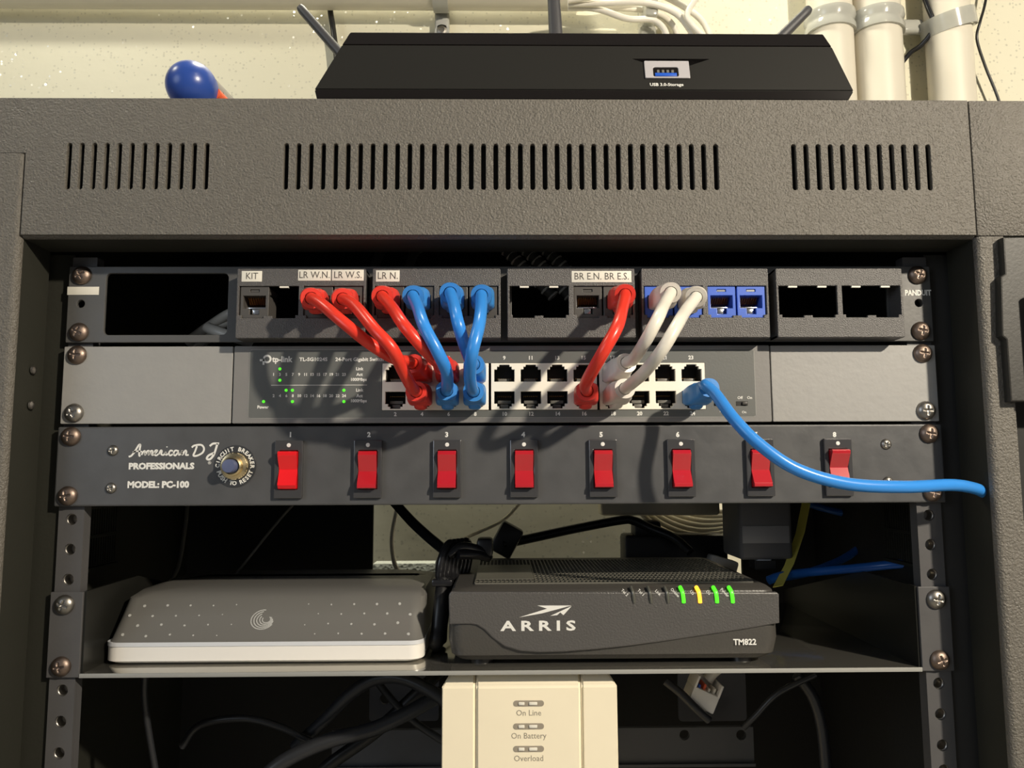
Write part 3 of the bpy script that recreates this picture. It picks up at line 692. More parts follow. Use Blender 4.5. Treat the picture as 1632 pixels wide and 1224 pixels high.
for py, s in ((1121, 'On Line'), (1157.5, 'On Battery'), (1193.5, 'Overload')):
    q = W(842.5, py, yy); b = NB(); plate(b, rr(q.x - 8.2, q.x + 8.2, q.z - 1.55, q.z + 1.55, 1.5), [], yy - .25, yy + .5, .15); wd = obj('indicator_window', b, M_upsled, up)
    b = NB(); box(b, q.x - 5.4, q.x - 2.2, yy - .9, yy, q.z - .8, q.z + .8, .35); box(b, q.x + .2, q.x + 4.6, yy - .9, yy, q.z - .8, q.z + .8, .35); obj('indicator_lens', b, M_lab, wd)
    b = NB(); text(b, s, q.x, W(842, py + 15.5, yy).z, yy - .03, 2.9, bold=.0, sx=.98); obj('lettering', b, M_upsink, up)
# ================================================================== patch cables
def cable(label, mj, mb, A, B_, mids, group=None, bootA=22, bootB=24, ta=1, tb=1, upA=1, upB=-1):
    """A, B_: (x, y, z) socket mouths; mids: world points between; boots are lofted along the cord's own ends"""
    t = thing('patch_cable', label, 'patch cable', A, group)
    pts = [Vector(A)] + [Vector(m) for m in mids] + ([Vector(B_)] if B_ is not None else [])
    path = spline(pts, 14)
    acc = [0]
    for p, q in zip(path, path[1:]): acc.append(acc[-1] + (q - p).length)
    Lt = acc[-1]
    ia = next(i for i, s in enumerate(acc) if s >= bootA - 5)
    ib = len(path) - 1 if B_ is None else next(i for i, s in enumerate(acc) if s >= Lt - bootB + 5)
    b = NB(); c = circ(3.05, 16); sweep(b, path[ia:ib + 1], lambda i, s: c); obj('cord', b, mj, t)
    def boot(pa, L, hood):
        # even samples by arc length
        out = []; s = 0; i = 0; step = 1.2; prev = pa[0]; out.append(prev.copy()); need = step
        for p, q in zip(pa, pa[1:]):
            d = (q - p).length; 
            while need <= d + 1e-9 and len(out) * step < L: out.append(p + (q - p) * (need / d)); need += step
            need -= d
        n = len(out) - 1
        def sec(i, s):
            f_ = i / n
            w_ = 5.6 + .5 * math.sin(PI * min(1, f_ * 1.3)); h_ = 4.3 + 1.2 * min(1, f_ * 2)
            e = 6 - 3.6 * max(0, (f_ - .45) / .55)
            if f_ > .80: k = (f_ - .80) / .20; w_ = w_ + (5.4 - w_) * k; h_ = h_ + (5.2 - h_) * k; e = 2.2
            if 0.70 < f_ < .82: w_ *= .93; h_ *= .93
            return sup(w_, h_, e, 28)
        b = NB(); 
        # open mouth: ring lip then inward cup
        path2 = out + [out[-1] + (out[-1] - out[-2]).normalized() * .01]
        def sec2(i, s):
            return sec(min(i, n), s) if i <= n else sup(3.35, 3.3, 2.1, 28)
        sweep(b, path2, sec2, cap=False)
        # snag-free hood over the latch
        k = max(2, int(len(out) * .62)); hp = [out[j] + Vector((0, 0, hood * (3.0 + 2.2 * math.sin(PI * j / k)))) for j in range(1, k)]
        sweep(b, hp, lambda i, s: sup(3.4 * math.sin(PI * (i + .6) / (len(hp) + .2)) ** .4, 2.0 * math.sin(PI * (i + .6) / (len(hp) + .2)) ** .5, 2.6, 18))
        o = obj('plug_boot', b, mb, t, angle=60)
        b = NB(); P = pa[0]; box(b, P.x - 5.4, P.x + 5.4, P.y + .3, P.y + 9, P.z - 3.4, P.z + 3.2, .4); obj('clear_plug', b, M_clear, o)
    boot(path, bootA, -1 if upA > 0 else 1)
    if B_ is not None: boot(path[::-1], bootB, 1 if upB > 0 else -1)
    return t
def jk(m, i): return Vector((mc[m] + OFF[i], YM + 1, 20.4))
def pt(n):
    bi, k = divmod((n - 1) // 2, 4); x = PB[bi] + 7.25 + 14.5 * k
    return Vector((x, -3.8, -18.2 if n % 2 else -30.6))
def V(px, py, Y): return W(px, py, Y)
def o_(v, dy, dz=0, dx=0): return v + Vector((dx, dy, dz))
j = jk(0, 2); p = pt(3)
cable('red patch cable starting under the leftmost of the red cable labels', M_red, M_redb, j, p, [o_(j, -11, -.8, .4), o_(j, -21, -2.2, 1.2), V(514, 486, -44), V(545, 512, -52), V(590, 548, -52), V(630, 572, -42), o_(p, -24, 4, -3.5), o_(p, -12, .8, -.5)], 'red patch cables', upB=1)
j = jk(0, 3); p = pt(4)
cable('red patch cable second from the left, crossing over the first one', M_red, M_redb, j, p, [o_(j, -11, -.8, .4), o_(j, -21, -2.5, 1.2), V(566, 488, -46), V(596, 524, -60), V(625, 556, -62), V(642, 590, -52), V(656, 616, -40), o_(p, -16, 1.2, -.6), o_(p, -8, .2)], 'red patch cables')
j = jk(1, 0); p = pt(5)
cable('red patch cable third from the left, passing behind a blue one', M_red, M_redb, j, p, [o_(j, -11, -.5), o_(j, -21, -1.2, -1), V(626, 492, -48), V(645, 520, -62), V(676, 556, -60), V(700, 580, -45), o_(p, -24, 3, -1.5), o_(p, -12, .5)], 'red patch cables', upB=1)
j = jk(1, 1); p = pt(6)
cable('blue patch cable leftmost of the three hanging blue ones', M_blue, M_blueb, j, p, [o_(j, -11, -.4), o_(j, -21, -1, -1.4), V(665, 488, -46), V(676, 520, -62), V(697, 560, -64), V(711, 590, -56), V(713, 612, -42), o_(p, -17, 1.4), o_(p, -8, .2)], 'blue patch cables')
j = jk(1, 2); p = pt(7)
cable('blue patch cable in the middle, running behind the rightmost hanging blue one', M_blue, M_blueb, j, p, [o_(j, -11, .1), o_(j, -21, .6, -.5), V(723, 484, -46), V(730, 515, -58), V(741, 552, -52), V(750, 576, -38), o_(p, -22, 3), o_(p, -12, .5)], 'blue patch cables', upB=1)
j = jk(1, 3); p = pt(8)
cable('blue patch cable rightmost of the three hanging blue ones', M_blue, M_blueb, j, p, [o_(j, -11, -.3), o_(j, -21, -.6, -.5), V(767, 490, -48), V(763, 520, -62), V(753, 560, -66), V(749, 595, -56), V(751, 616, -42), o_(p, -17, 1.2), o_(p, -8, .2)], 'blue patch cables')
j = jk(2, 3); p = pt(16)
cable('red patch cable alone on the right, under the BR E.S. label', M_red, M_redb, j, p, [o_(j, -11, -.2), o_(j, -21, -.4, .8), V(992, 490, -48), V(984, 520, -64), V(962, 560, -66), V(942, 595, -56), V(933, 614, -42), o_(p, -17, 1.2), o_(p, -8, .2)])
j = jk(3, 0); p = pt(17)
cable('white patch cable on the left of the white pair, into the upper port row', M_wht, M_whtb, j, p, [o_(j, -11, 0, .6), o_(j, -21, .6, 2.0), V(1058, 486, -48), V(1048, 508, -64), V(1028, 545, -62), V(1010, 572, -45), o_(p, -23, 4, 4.5), o_(p, -12, .8, 1)], 'white patch cables', upB=1)
j = jk(3, 1); p = pt(18)
cable('white patch cable on the right of the white pair, into the lower port row', M_wht, M_whtb, j, p, [o_(j, -11, -.6, -.4), o_(j, -21, -1.8, -1.0), V(1091, 498, -48), V(1078, 520, -66), V(1055, 558, -68), V(1028, 592, -56), V(1008, 610, -40), o_(p, -17, 2.2, 2.5), o_(p, -8, .4, .5)], 'white patch cables')
p = pt(24)
cable('long bright blue cable from the last switch port across the rocker switches to the right', M_blue, M_blueb, p, None, [o_(p, -10, .2, .6), o_(p, -20, 3.2, 4), V(1124, 614, -30), V(1140, 628, -36), V(1170, 668, -48), V(1210, 708, -55), V(1270, 748, -58), V(1350, 771, -56), V(1440, 776, -50), V(1515, 773, -38), V(1552, 778, -26), Vector((253, -18, W(1562, 786, -18).z))], upA=1)
# ================================================================== wifi router on top of the cabinet
rt = thing('wifi_router', 'flat black wireless router with slanted front and raised antennas on the cabinet', 'router', (45, 50, 127.6))
ys = (-28, -28.5, -21, -17.5)
L = [W(505, 152, ys[0]), W(501, 142, ys[1]), W(545, 70.5, ys[2]), W(558, 49.5, ys[3])]
R_ = [W(1352, 154, ys[0]), W(1361, 145, ys[1]), W(1326, 75, ys[2]), W(1312, 55.5, ys[3])]
zfl = [127.9] + [(a.z + c_.z) / 2 for a, c_ in zip(L[1:], R_[1:])]
def rbody(i0, i1, name, m, back=150):
    b = NB(); F = [b.verts.new((L[i].x, ys[i], zfl[i])) for i in range(i0, i1 + 1)]; G = [b.verts.new((R_[i].x, ys[i], zfl[i])) for i in range(i0, i1 + 1)]
    F2 = [b.verts.new((L[i].x, back - (ys[i] + 28), zfl[i])) for i in range(i0, i1 + 1)]; G2 = [b.verts.new((R_[i].x, back - (ys[i] + 28), zfl[i])) for i in range(i0, i1 + 1)]
    n = i1 - i0
    for k in range(n):
        for a, c_ in ((F, G), (G, G2), (G2, F2), (F2, F)): b.faces.new((a[k], a[k + 1], c_[k + 1], c_[k]))
    b.faces.new((F[0], G[0], G2[0], F2[0])); b.faces.new((F[n], G[n], G2[n], F2[n]))
    bmesh.ops.bevel(b, geom=b.edges[:], offset=.5, segments=2, affect='EDGES')
    return obj(name, b, m, rt)
rbody(0, 1, 'base', M_rglos); rbody(1, 2, 'front_shell', M_rsoft); rbody(2, 3, 'top_cover', M_rglos)
# the USB port: tilt follows the face
fy = lambda z: ys[1] + (ys[2] - ys[1]) * (z - zfl[1]) / (zfl[2] - zfl[1])
a = W(1028, 127, -26); e = W(1097, 98, -24); zc_ = (a.z + e.z) / 2; y_ = fy(zc_) 
b = NB(); plate(b, rr(a.x, e.x, a.z, e.z, .5), [rr(a.x + 4.4, a.x + 18.2, a.z + .9, a.z + 7.2, 1)], -.5, .5, .15)
tl = math.atan2(ys[2] - ys[1], zfl[2] - zfl[1])
def tilt(b, xc, y, z): b.transform(Matrix.Translation((0, y, z)) @ Matrix.Rotation(-tl, 4, 'X') @ Matrix.Translation((0, 0, -z)))
tilt(b, 0, y_ - .5, zc_); us = obj('usb_surround', b, mat('pale_silver_plate', (.52, .50, .52), .35, .2), rt)
b = NB(); c0 = a.x + 4.6; box(b, c0, c0 + 13.4, .0, 5, a.z + .9, a.z + 7.2, mi=0); box(b, c0 + .8, c0 + 12.6, -.5, 1, a.z + 1.2, a.z + 3.4, .1, mi=1)
for k in range(4): box(b, c0 + 2 + k * 2.6, c0 + 3.3 + k * 2.6, -.4, .3, a.z + 3.6, a.z + 5.4, mi=2)
tilt(b, 0, y_ - .5, zc_); obj('usb_port', b, [M_rglos, M_ubl, M_cavl], us)
b = NB(); q = W(1062, 136, -27); text(b, 'USB 3.0-Storage', q.x, 0, 0, 1.9, bold=.02); b.transform(Matrix.Translation((0, fy(q.z) - .1, q.z)) @ Matrix.Rotation(-tl, 4, 'X')); obj('lettering', b, M_white, rt)
b = NB(); zz = W(1060, 88, -23).z; q0, q1 = W(1008, 80, -23), W(1130, 96, -23)
vs = [(q0.x, zz + 2.6), (q1.x, zz + 2.6), (q1.x - 13, zz - 2.6), (q0.x + 13, zz - 2.6)]; plate(b, vs, [], -.3, .3); tilt(b, 0, fy(zz) - .1, 0); b.transform(Matrix.Translation((0, 0, 0))); 
for v in b.verts: v.co.y = fy(v.co.z) - .15 + (v.co.y * 0)
obj('port_recess', b, M_rglos, rt)
def antenna(p, q, r0, r1, y):
    a, c_ = W(*p, y), W(*q, y); b = NB(); d = (c_ - a)
    pth = [a + d * t for t in (0, .02, .06, .2, .5, .8, .94, .985, 1)]; rs = [r0 * .9, r0, r0, r0, (r0 + r1) / 2, r1, r1, r1 * .8, r1 * .35]
    sweep(b, pth, lambda i, s: sup(rs[i], rs[i] * .8, 2.6, 18)); an = obj('antenna', b, M_dgrey, rt)
    b = NB(); cyl(b, a - d.normalized() * 6, a + d.normalized() * 2, r0 * .8); obj('antenna_hinge', b, M_blk, an)
antenna((548, 92), (477, 11), 4.3, 4.0, 110); antenna((887, 75), (879, -60), 5.4, 4.6, 150); antenna((1238, 66), (1290, 14), 5.0, 4.4, 140)
# ================================================================== screwdriver
a = W(303, 124, -20); rb = 13.4; zsd = 127.6 + rb
sd = thing('screwdriver', 'screwdriver with blue ball-ended handle lying on the cabinet top', 'screwdriver', (a.x, -18, 127.6))
c_ = Vector((W(303, 124, -18).x, -16, zsd)); dv = Vector((.10, 1, 0)).normalized()
prof = [(rb * math.sin(t), rb - rb * math.cos(t)) for t in [PI * k / 22 for k in range(13)]]; prof[0] = (0, 0)
b = NB(); lathe(b, prof + [(rb * .93, rb * 1.5)], c_ - dv * rb, dv, 36); obj('handle_cap', b, M_ball, sd)
b = NB(); lathe(b, [(rb * .90, 0), (rb * .92, 10), (rb * .9, 26), (rb * .82, 34)], c_ + dv * rb * .42, dv, 28); obj('grip_band', b, M_hand, sd)
b = NB(); e0 = c_ + dv * rb * .3 + Vector((rb * .80, 0, -rb * .12)); lathe(b, [(0, 0), (3.2, 1), (3.2, 40), (0, 42)], e0, dv, 16); obj('grip_insert', b, M_orng, sd)
b = NB()
for k in range(6):
    t = 2 * PI * k / 6; X, Y = frame_of(dv); off = (X * math.cos(t) + Y * math.sin(t)) * rb * .62
    lathe(b, [(0, 0), (rb * .34, 1), (rb * .34, 70), (rb * .2, 84), (0, 86)], c_ + dv * rb * .9 + off, dv, 14)
obj('grip', b, M_hand, sd)
b = NB(); cyl(b, c_ + dv * 80, c_ + dv * 200, 3); obj('shaft', b, M_steel, sd)
# ================================================================== pipes, clamps and cables on the wall above
YP = 368
zt_ = W(400, 28, YP - 10).z + 19
b = NB(); x_end = W(931, 10, YP).x; R0 = 26; cyl(b, (-760, YP, zt_ + R0), (x_end, YP, zt_ + R0), R0, n=40); bmesh.ops.delete(b, geom=[fc for fc in b.faces if len(fc.verts) == 3 and all(abs(v.co.x - x_end) < .01 for v in fc.verts)], context='FACES_ONLY')
for v in list(b.verts):
    if not v.link_faces: b.verts.remove(v)
lathe(b, [(R0, 0), (R0 - 2.5, 0), (R0 - 2.5, 80)], (x_end, YP, zt_ + R0), (-1, 0, 0), 40)
tag(obj('conduit_pipe', b, M_pipe), 'cream plastic conduit running horizontally along the wall top left', 'pipe')
def vpipe(x0, x1, label, y=YP):
    a, c_ = W(x0, 100, y), W(x1, 100, y); r = (c_.x - a.x) / 2; b = NB(); cyl(b, ((a.x + c_.x) / 2, 398 - r - 2, -610), ((a.x + c_.x) / 2, 398 - r - 2, 900), r, n=40)
    o = obj('conduit_pipe', b, M_pipe, org=((a.x + c_.x) / 2, y, -600)); tag(o, label, 'pipe', 'upright conduits'); return (a.x + c_.x) / 2, 398 - r - 2, r
def vclamp(cx, cy, r, zc, label, tall=22):
    t = thing('pipe_clamp', label, 'clamp', (cx, cy, zc), 'clear clamps'); b = NB()
    prof = [(r + .3, -tall / 2), (r + 3, -tall / 2), (r + 3.4, -tall * .25), (r + 1.6, -tall * .08), (r + 1.6, tall * .08), (r + 3.4, tall * .25), (r + 3, tall / 2), (r + .3, tall / 2), (r + .3, -tall / 2)]
    lathe(b, prof, (cx, cy, zc), (0, 0, 1), 44); obj('strap', b, M_clamp, t)
    b = NB(); box(b, cx + r, cx + r + 15, 393, 399, zc - 18, zc - 4, 2); tb_ = obj('screw_tab', b, M_clamp, t)
    b = NB(); lathe(b, [(0, 0), (4.2, 0), (4, 1.2), (2, 2.2), (0, 2.4)], (cx + r + 9, 393, zc - 11), n=16); obj('tab_screw', b, M_screws, tb_)
xA = vpipe(1294, 1363, 'cream upright conduit behind the right end of the router')
xB = vpipe(1366, 1439, 'cream upright conduit in the middle of three, clamp near its top')
xC = vpipe(1492, 1560, 'cream upright conduit rightmost, with dark wire beside it', YP - 8)
vclamp(*xA, W(1330, 22, 350).z, 'ribbed clear clamp on the conduit beside the right antenna'); vclamp(*xB, W(1402, 24, 350).z, 'ribbed clear clamp around the middle upright conduit')
t = thing('pipe_clamp', 'large pale clamp strap around the rightmost upright conduit', 'clamp', (xC[0], xC[1], 410)); b = NB(); zc_ = W(1525, 18, YP - 20).z
t1 = NB(); lathe(t1, [(xC[2] + .5, -9), (xC[2] + 5, -9), (xC[2] + 5, 9), (xC[2] + .5, 9), (xC[2] + .5, -9)], (0, 0, 0), (0, 0, 1), 44); t1.transform(Matrix.Translation((xC[0], xC[1], zc_)) @ Matrix.Rotation(-.28, 4, 'Y') @ Matrix.Rotation(.2, 4, 'X')); merge(b, t1); obj('strap', b, M_clamp, t)
b = NB(); q = W(1452, 33, YP); box(b, q.x - 11, xC[0] - xC[2], 376, 386, q.z - 8, q.z + 8, 4, seg=3); obj('screw_tab', b, M_clamp, t)
def hclip(px, label):
    q = W(px, 30, YP); t = thing('conduit_clip', label, 'clip', (q.x, 398, zt_), 'grey conduit clips'); b = NB(); r = R0 + .2
    prof = [(r, -8), (r + 2.2, -8), (r + 2.2, 8), (r, 8), (r, -8)]
    lathe(b, prof, (q.x, YP, zt_ + R0), (1, 0, 0), 44); obj('strap', b, M_grey, t)
    b = NB(); box(b, q.x - 8, q.x + 8, 388, 399, zt_ - 16, zt_ + 9, 3, seg=3); lathe(b, [(0, 0), (8, 0), (8, 9), (0, 9)], (q.x, 397, zt_ - 16), n=24); tb_ = obj('screw_tab', b, M_grey, t)
    b = NB(); lathe(b, [(0, 0), (5, 0), (5.2, 1.2), (3, 1.8), (2.6, 1.0), (0, 1.0)], (q.x, 388, zt_ - 15), n=20); obj('tab_screw', b, M_screws, tb_)
hclip(702, 'grey plastic conduit clip above the router centre left')
# clip right of the conduit end holding loose cables
q = W(1034, 25, YP); t = thing('conduit_clip', 'pale clip holding the loose white cables above the router', 'clip', (q.x, 398, q.z)); b = NB(); box(b, q.x - 7, q.x + 7, 350, 398, q.z - 10, q.z + 60, 3); box(b, q.x - 9, q.x + 9, 372, 398, q.z - 22, q.z - 8, 3); obj('strap', b, M_clamp, t)
cabs = [[(905, 4), (960, 8), (1020, 0), (1060, 10), (1090, 30), (1110, 75)], [(905, 8), (960, 12), (1010, 14), (1050, 22), (1075, 45), (1085, 85)], [(905, -2), (970, 2), (1040, -8), (1080, 5), (1120, 35), (1140, 80)], [(905, 12), (950, 14), (1000, 30), (1040, 32), (1060, 50), (1066, 85)], [(905, 6), (965, 5), (1030, 5), (1075, 20), (1100, 48), (1122, 85)], [(905, 0), (980, -10), (1060, -20), (1110, -10), (1096, 30), (1150, 85)]]
for i, cc in enumerate(cabs):
    b = NB(); tube(b, [W(x, y, YP + 8 - i * 7.5 + (4 if k > 2 else 0)) for k, (x, y) in enumerate(cc)], 3.3, 8, 12)
    tag(obj('white_cable', b, M_wht), 'white cable in the loose bundle leaving the open conduit end', 'cable', 'loose white cables above the router')
b = NB(); tube(b, [W(524, -60, 388), W(526, 10, 388), W(530, 40, 388), W(536, 90, 388), W(540, 150, 388)], 3.2, 8, 12); tag(obj('black_cable', b, M_blk), 'thin black cable hanging on the wall behind the left antenna', 'cable')
b = NB(); tube(b, [W(1578, -60, 385), W(1571, 0, 385), W(1562, 35, 380), W(1557, 62, 385), W(1570, 105, 385), W(1590, 155, 385), W(1610, 220, 385)], 1.5, 8, 10); tag(obj('black_cable', b, M_blk), 'thin dark wire wandering beside the rightmost conduit', 'cable')
b = NB(); tube(b, [W(1462, -30, 370), W(1478, 10, 365), W(1488, 42, 365), W(1470, 70, 375), W(1450, 85, 385), W(1430, 110, 392)], 2.6, 8, 12); tag(obj('dark_cable', b, M_blkg), 'short twisted dark cable tucked between the middle and right conduits', 'cable')
# ================================================================== things behind the shelf
# coiled black cord beside the modem
t = thing('coiled_power_cord', 'bundled shiny black cord coiled between silver box and modem', 'cord', (-30, 60, -175))
b = NB()
for k in range(5):
    cx = W(712 + k * 3, 900, 60 + k * 5); pts = []
    for a in range(13):
        th = 2 * PI * a / 12; pts.append(cx + Vector((7 * math.cos(th) * .5 + k * 1.4 + 2 * math.sin(th), 8 * math.cos(th) - k * 2, 13 * math.sin(th) + k * .6)))
    tube(b, pts, 2.5, 5, 12)
obj('coil', b, M_blkg, t)
b = NB(); tube(b, [W(628, 800, 150), W(660, 835, 120), W(700, 870, 90), W(722, 882, 70), W(750, 878, 62), W(775, 882, 70)], 3.6, 8, 12); tube(b, [W(714, 885, 56), W(735, 872, 58), W(760, 876, 62), W(778, 888, 66), W(760, 884, 60), W(730, 884, 54)], 3.0, 8, 12); obj('cord', b, M_blkg, t)
b = NB(); tube(b, [W(706, 925, 48), W(702, 960, 40), W(698, 1000, 36), Vector((-39, 34, -169)), Vector((-39, 60, -171))], 4, 8, 14); tube(b, [W(714, 925, 50), W(708, 970, 44), Vector((-36, 40, -160)), Vector((-37, 50, -170))], 3.4, 8, 12); obj('hanging_loop', b, M_blk, t)
b = NB(); q = W(705, 928, 44); box(b, q.x - 6, q.x + 6, 40, 56, q.z - 2, q.z + 2, 1); obj('twist_tie', b, M_blkg, t)
b = NB(); q = W(773, 878, 70); box(b, q.x - 5, q.x + 5, 62, 80, q.z - 3, q.z + 8, 2); obj('cord_plug', b, M_blk, t)
def loose(name, pts, r, m, label, cat='cable', group=None):
    b = NB(); tube(b, [W(*p) for p in pts], r, 9, 12); return tag(obj(name, b, m), label, cat, group)
loose('thin_white_cable', [(640, 780, 240), (625, 850, 240), (628, 895, 235), (640, 920, 230), (650, 960, 225)], 1.9, M_wht, 'thin white wire hanging down behind the silver box')
loose('thin_white_cable', [(830, 800, 250), (800, 830, 240), (740, 858, 220), (715, 872, 180), (698, 895, 120), (700, 925, 60)], 1.6, M_beige, 'thin pale wire crossing to the coiled black cord')
loose('black_cable', [(800, 868, 180), (850, 857, 190), (920, 842, 200), (990, 829, 205), (1010, 830, 205), (1040, 843, 200), (1075, 858, 190), (1100, 880, 180)], 3.6, M_blk, 'black cable crossing behind the modem to the black adapter')
b = NB(); q = W(805, 860, 185); box(b, q.x - 8, q.x + 10, 178, 196, q.z - 12, q.z + 12, 2, rot=Matrix.Rotation(.5, 3, 'Y')); tag(obj('cord_connector', b, M_blk), 'small black plug connector behind the modem left of centre', 'connector')
b = NB(); a, e = W(996, 890, 205), W(1160, 842, 205); box(b, a.x, e.x, 205, 232, a.z - 30, e.z - 5, 3); box(b, a.x + 8, a.x + 30, 205, 225, e.z - 8, e.z + 6, 3); tag(obj('black_adapter', b, M_blk), 'black box partly hidden directly behind the modem', 'adapter')
# adapter with paler label face
ad = thing('power_adapter', 'dark grey power adapter with pale label face right behind the modem', 'adapter', (W(1220, 900, 150).x, 150, -135))
a, e = W(1180, 893, 122), W(1262, 812, 122); b = NB(); box(b, a.x, e.x, 122, 166, a.z, e.z + 12, 3, seg=3); obj('housing', b, mat('dark_grey_adapter_shell', (.13, .13, .14), .5), ad)
b = NB(); l0, l1 = W(1184, 866, 121), W(1258, 838, 121); box(b, l0.x, l1.x, 121.4, 122.2, l0.z, l1.z, .2); obj('rating_label', b, mat('grey_adapter_label', (.30, .30, .32), .4), ad)
b = NB(); q = W(1219, 901, 124); box(b, q.x - 5, q.x + 5, 124, 134, q.z - 2.5, a.z + 1, 1); obj('plug_tip', b, M_edge, ad)
b = NB(); box(b, q.x - 7, q.x + 7, 122, 136, zt + .5, q.z - 2, .5); obj('plug_base', b, M_blk, ad)
# white adapter and coil of pale cable
b = NB(); a, e = W(957, 822, 225), W(1146, 790, 225); box(b, a.x, e.x, 222, 245, a.z, e.z + 4, 3, seg=3); tag(obj('white_box', b, M_ups), 'flat white box hanging under the power panel at the back', 'box')
for k in range(7):
    loose('pale_cable', [(1010 + k * 9, 800, 250 + k * 3), (1040 + k * 8, 835 - k * 4, 246 + k * 3), (1090 + k * 6, 858 - k * 7, 242 + k * 3), (1140 + k * 4, 858 - k * 7, 242 + k * 3), (1190, 840 - k * 5, 246 + k * 3)], 2.7, M_beige, 'pale cable loop in the coil hanging behind the modem', 'cable', 'coiled pale cables behind the modem')
b = NB(); a = W(1150, 897, 195); box(b, a.x - 10, a.x + 12, 190, 206, a.z - 6, a.z + 4, 2, rot=Matrix.Rotation(.3, 3, 'Y')); tag(obj('white_plug', b, M_swhite), 'small white plug lying behind the modem', 'plug')
b = NB(); a, e = W(594, 918, 300), W(760, 897, 300); box(b, a.x, e.x, 300, 320, a.z - 6, e.z, 1); tag(obj('pale_strip', b, mat('pale_glitter', (.80, .84, .76), .4, bump=('v', 300, .6, .001))), 'pale glittery strip at the back between silver box and coiled cord', 'strip')  # pale greenish strip set in front of the wall
# yellow tape
b = NB(); P = [W(1285, 800, 150), W(1275, 850, 140), W(1258, 900, 120), W(1240, 935, 96)]
for s_ in range(3):
    p, q = P[s_], P[s_ + 1]; w_ = 3.4; tw = Vector((w_, 0, .6))
    b.faces.new([b.verts.new(v) for v in (p - tw, p + tw, q + tw, q - tw)]); 
bmesh.ops.remove_doubles(b, verts=b.verts[:], dist=.5); g = bmesh.ops.solidify(b, geom=b.faces[:], thickness=.6); tag(obj('yellow_strap', b, M_yel), 'yellow strap hanging right of the modem', 'strap')
loose('blue_cable', [(1225, 925, 110), (1245, 918, 112), (1290, 912, 116), (1350, 907, 110), (1410, 901, 100), (1462, 896, 84), (1500, 890, 70)], 3.0, mat('dark_blue_cable_jacket', (.025, .15, .55), .3), 'dark blue cable running right from behind the modem')
loose('blue_cable', [(1240, 921, 118), (1290, 912, 125), (1345, 890, 150), (1378, 865, 165), (1388, 845, 172), (1370, 825, 178), (1320, 812, 182), (1280, 800, 185)], 2.8, MATS['dark_blue_cable_jacket'], 'dark blue cable looping up behind the power panel')
loose('white_cable', [(300, 545, 60), (335, 520, 52), (372, 498, 45), (400, 495, 50)], 3.4, M_wht, 'upper white cable seen through the empty panel opening', 'cable')
loose('white_cable', [(305, 560, 66), (335, 535, 56), (360, 515, 50), (395, 505, 50)], 3.4, M_wht, 'middle white cable seen through the empty panel opening', 'cable')
loose('white_cable', [(330, 522, 46), (350, 530, 42), (372, 537, 42), (400, 545, 50)], 3.4, M_wht, 'lowest white cable seen through the empty panel opening', 'cable')
loose('grey_cable', [(590, 445, 40), (600, 415, 50), (612, 395, 60), (640, 370, 80)], 3.0, mat('dim_grey_jacket', (.12, .115, .10), .5), 'grey cable rising behind the patch panel above LR N. label')
loose('grey_cable', [(650, 445, 40), (655, 415, 50), (670, 395, 60), (720, 372, 80)], 3.0, MATS['dim_grey_jacket'], 'grey cable rising behind the second panel module')
for k in range(3):
    b = NB(); path = spline([W(780 + k * 32, 370, 62), W(806 + k * 32, 398, 52), W(838 + k * 32, 430, 44), W(880 + k * 26, 470, 44)], 12)
    sweep(b, path, lambda i, s: circ(3.4, 12)); 
    for q_ in path[::3]: lathe(b, [(3.5, 0), (4.1, .3), (4.1, 1.3), (3.5, 1.6)], q_, (1, 0, -1.1), 12, 1)
    tag(obj('striped_cable', b, [MATS['dim_grey_jacket'], M_wht]), 'grey banded cable crossing behind the empty third module', 'cable', 'banded cables behind the patch panel')
loose('thin_grey_wire', [(480, 790, 120), (440, 835, 110), (400, 885, 100), (360, 935, 100)], .9, MATS['dim_grey_jacket'], 'thin grey wire slanting in the dark behind the silver box')
loose('thin_grey_wire', [(300, 790, 140), (295, 840, 130), (285, 900, 120), (270, 930, 110)], 1.4, MATS['dim_grey_jacket'], 'faint grey wire near the left side wall above the silver box')
# ================================================================== below the shelf
loose('thick_black_cable', [(470, 1190, 90), (515, 1150, 84), (560, 1105, 78), (600, 1082, 72), (645, 1082, 66), (700, 1110, 60), (740, 1150, 60)], 3.9, mat('dark_sheen_jacket', (.020, .021, .024), .35), 'black cable arching up left of the battery backup')
loose('thick_black_cable', [(400, 1260, 60), (450, 1215, 64), (520, 1182, 70), (600, 1160, 76), (680, 1120, 82), (730, 1085, 90)], 4.6, MATS['dark_sheen_jacket'], 'thick black cable rising diagonally toward the battery backup')
loose('thick_black_cable', [(480, 1260, 100), (530, 1215, 96), (600, 1165, 100), (670, 1100, 104), (700, 1070, 110)], 4.2, M_blk, 'black cable crossing behind the thick diagonal one')
loose('black_cable', [(590, 1070, 100), (620, 1110, 98), (660, 1150, 98), (720, 1190, 98)], 2.4, MATS['dark_sheen_jacket'], 'slim black cable slanting down to the right under the shelf')
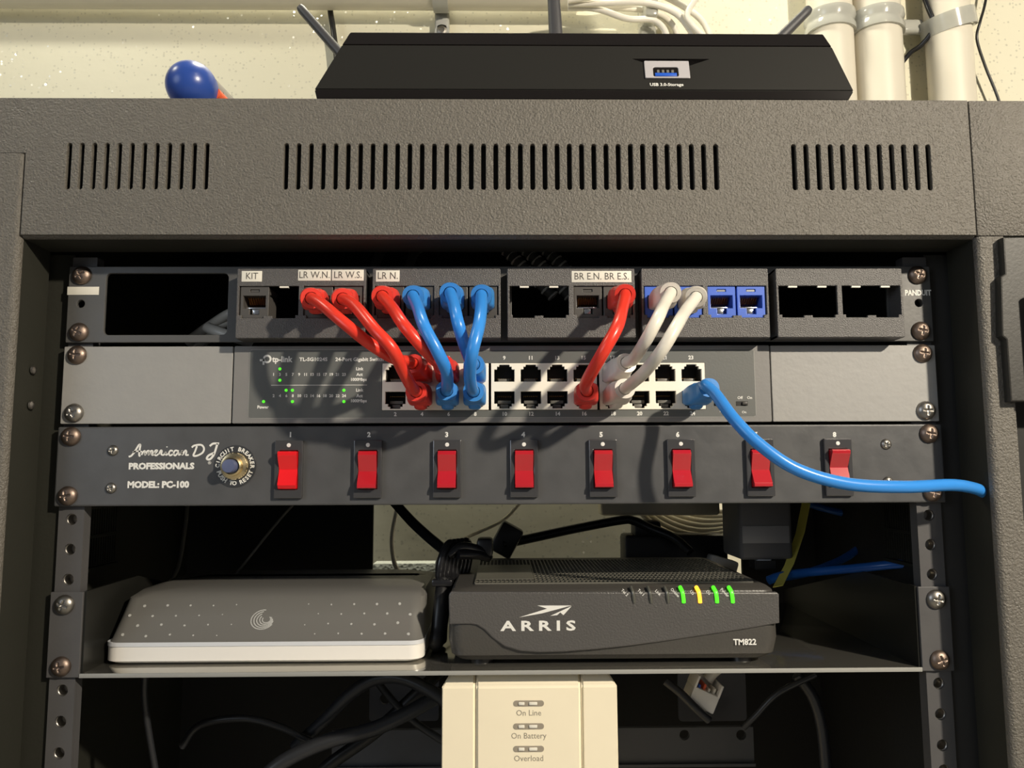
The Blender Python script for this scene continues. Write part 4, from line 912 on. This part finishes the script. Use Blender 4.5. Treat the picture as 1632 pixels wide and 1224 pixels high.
loose('grey_cable', [(231, 1075, 40), (230, 1110, 42), (236, 1160, 44), (248, 1230, 46)], 1.9, MATS['dark_sheen_jacket'], 'thin dark cable hanging just right of the left rail under the shelf')
loose('black_cable', [(290, 1190, 80), (320, 1155, 78), (390, 1145, 76), (450, 1160, 76), (500, 1185, 80)], 2.2, MATS['dark_sheen_jacket'], 'thin black loop low down on the left under the shelf')
loose('black_cable', [(1300, 1075, 60), (1240, 1105, 62), (1205, 1140, 66), (1185, 1160, 70)], 1.8, MATS['dark_sheen_jacket'], 'thin cable under the shelf right of the white jack')
loose('black_cable', [(1270, 1075, 80), (1295, 1110, 80), (1310, 1160, 80), (1318, 1240, 80)], 3.6, MATS['dark_sheen_jacket'], 'dark cable hanging far right under the shelf')
loose('grey_cable', [(1060, 1085, 70), (1085, 1105, 68), (1105, 1125, 66), (1130, 1148, 66)], 2.6, MATS['dark_sheen_jacket'], 'short dark cable crossing in front of the white jack')
t = thing('keystone_jack', 'white network jack with coloured wire ends hanging under the shelf', 'jack', W(1122, 1108, 76))
b = NB(); rot = Matrix.Rotation(.42, 3, 'Y'); c0 = W(1120, 1102, 76); X = rot @ Vector((1, 0, 0)); Z = rot @ Vector((0, 0, 1)); R3 = rot
def rb_(x0, x1, y0, y1, z0, z1, bev=0, mi=0):
    t1 = NB(); box(t1, x0, x1, y0, y1, z0, z1, bev); t1.transform(Matrix.Translation(c0) @ R3.to_4x4()); merge(b, t1, mi)
rb_(-8.5, 8.5, -8, 10, -9, 2, .8); rb_(-8.5, -7, -8, 10, 1, 9, .4); rb_(7, 8.5, -8, 10, 1, 9, .4); rb_(-8, 8, 8, 10, 1, 9, .3); obj('body', b, M_swhite, t)
for k, m in enumerate((M_ubl, M_orng, M_wht, M_wht)):
    b = NB(); rb_(-5.6 + 3.2 * k, -4.2 + 3.2 * k, -6, 6, 1.5, 4 + (k % 2) * 1.5, .4); obj('wire_end', b, m, t)
b = NB(); tube(b, [c0 + Vector((4, 4, 6)), c0 + Vector((10, 4, 12)), c0 + Vector((22, 6, 18)), c0 + Vector((30, 8, 30))], 3.4, 6, 12); obj('lead', b, M_wht, t)
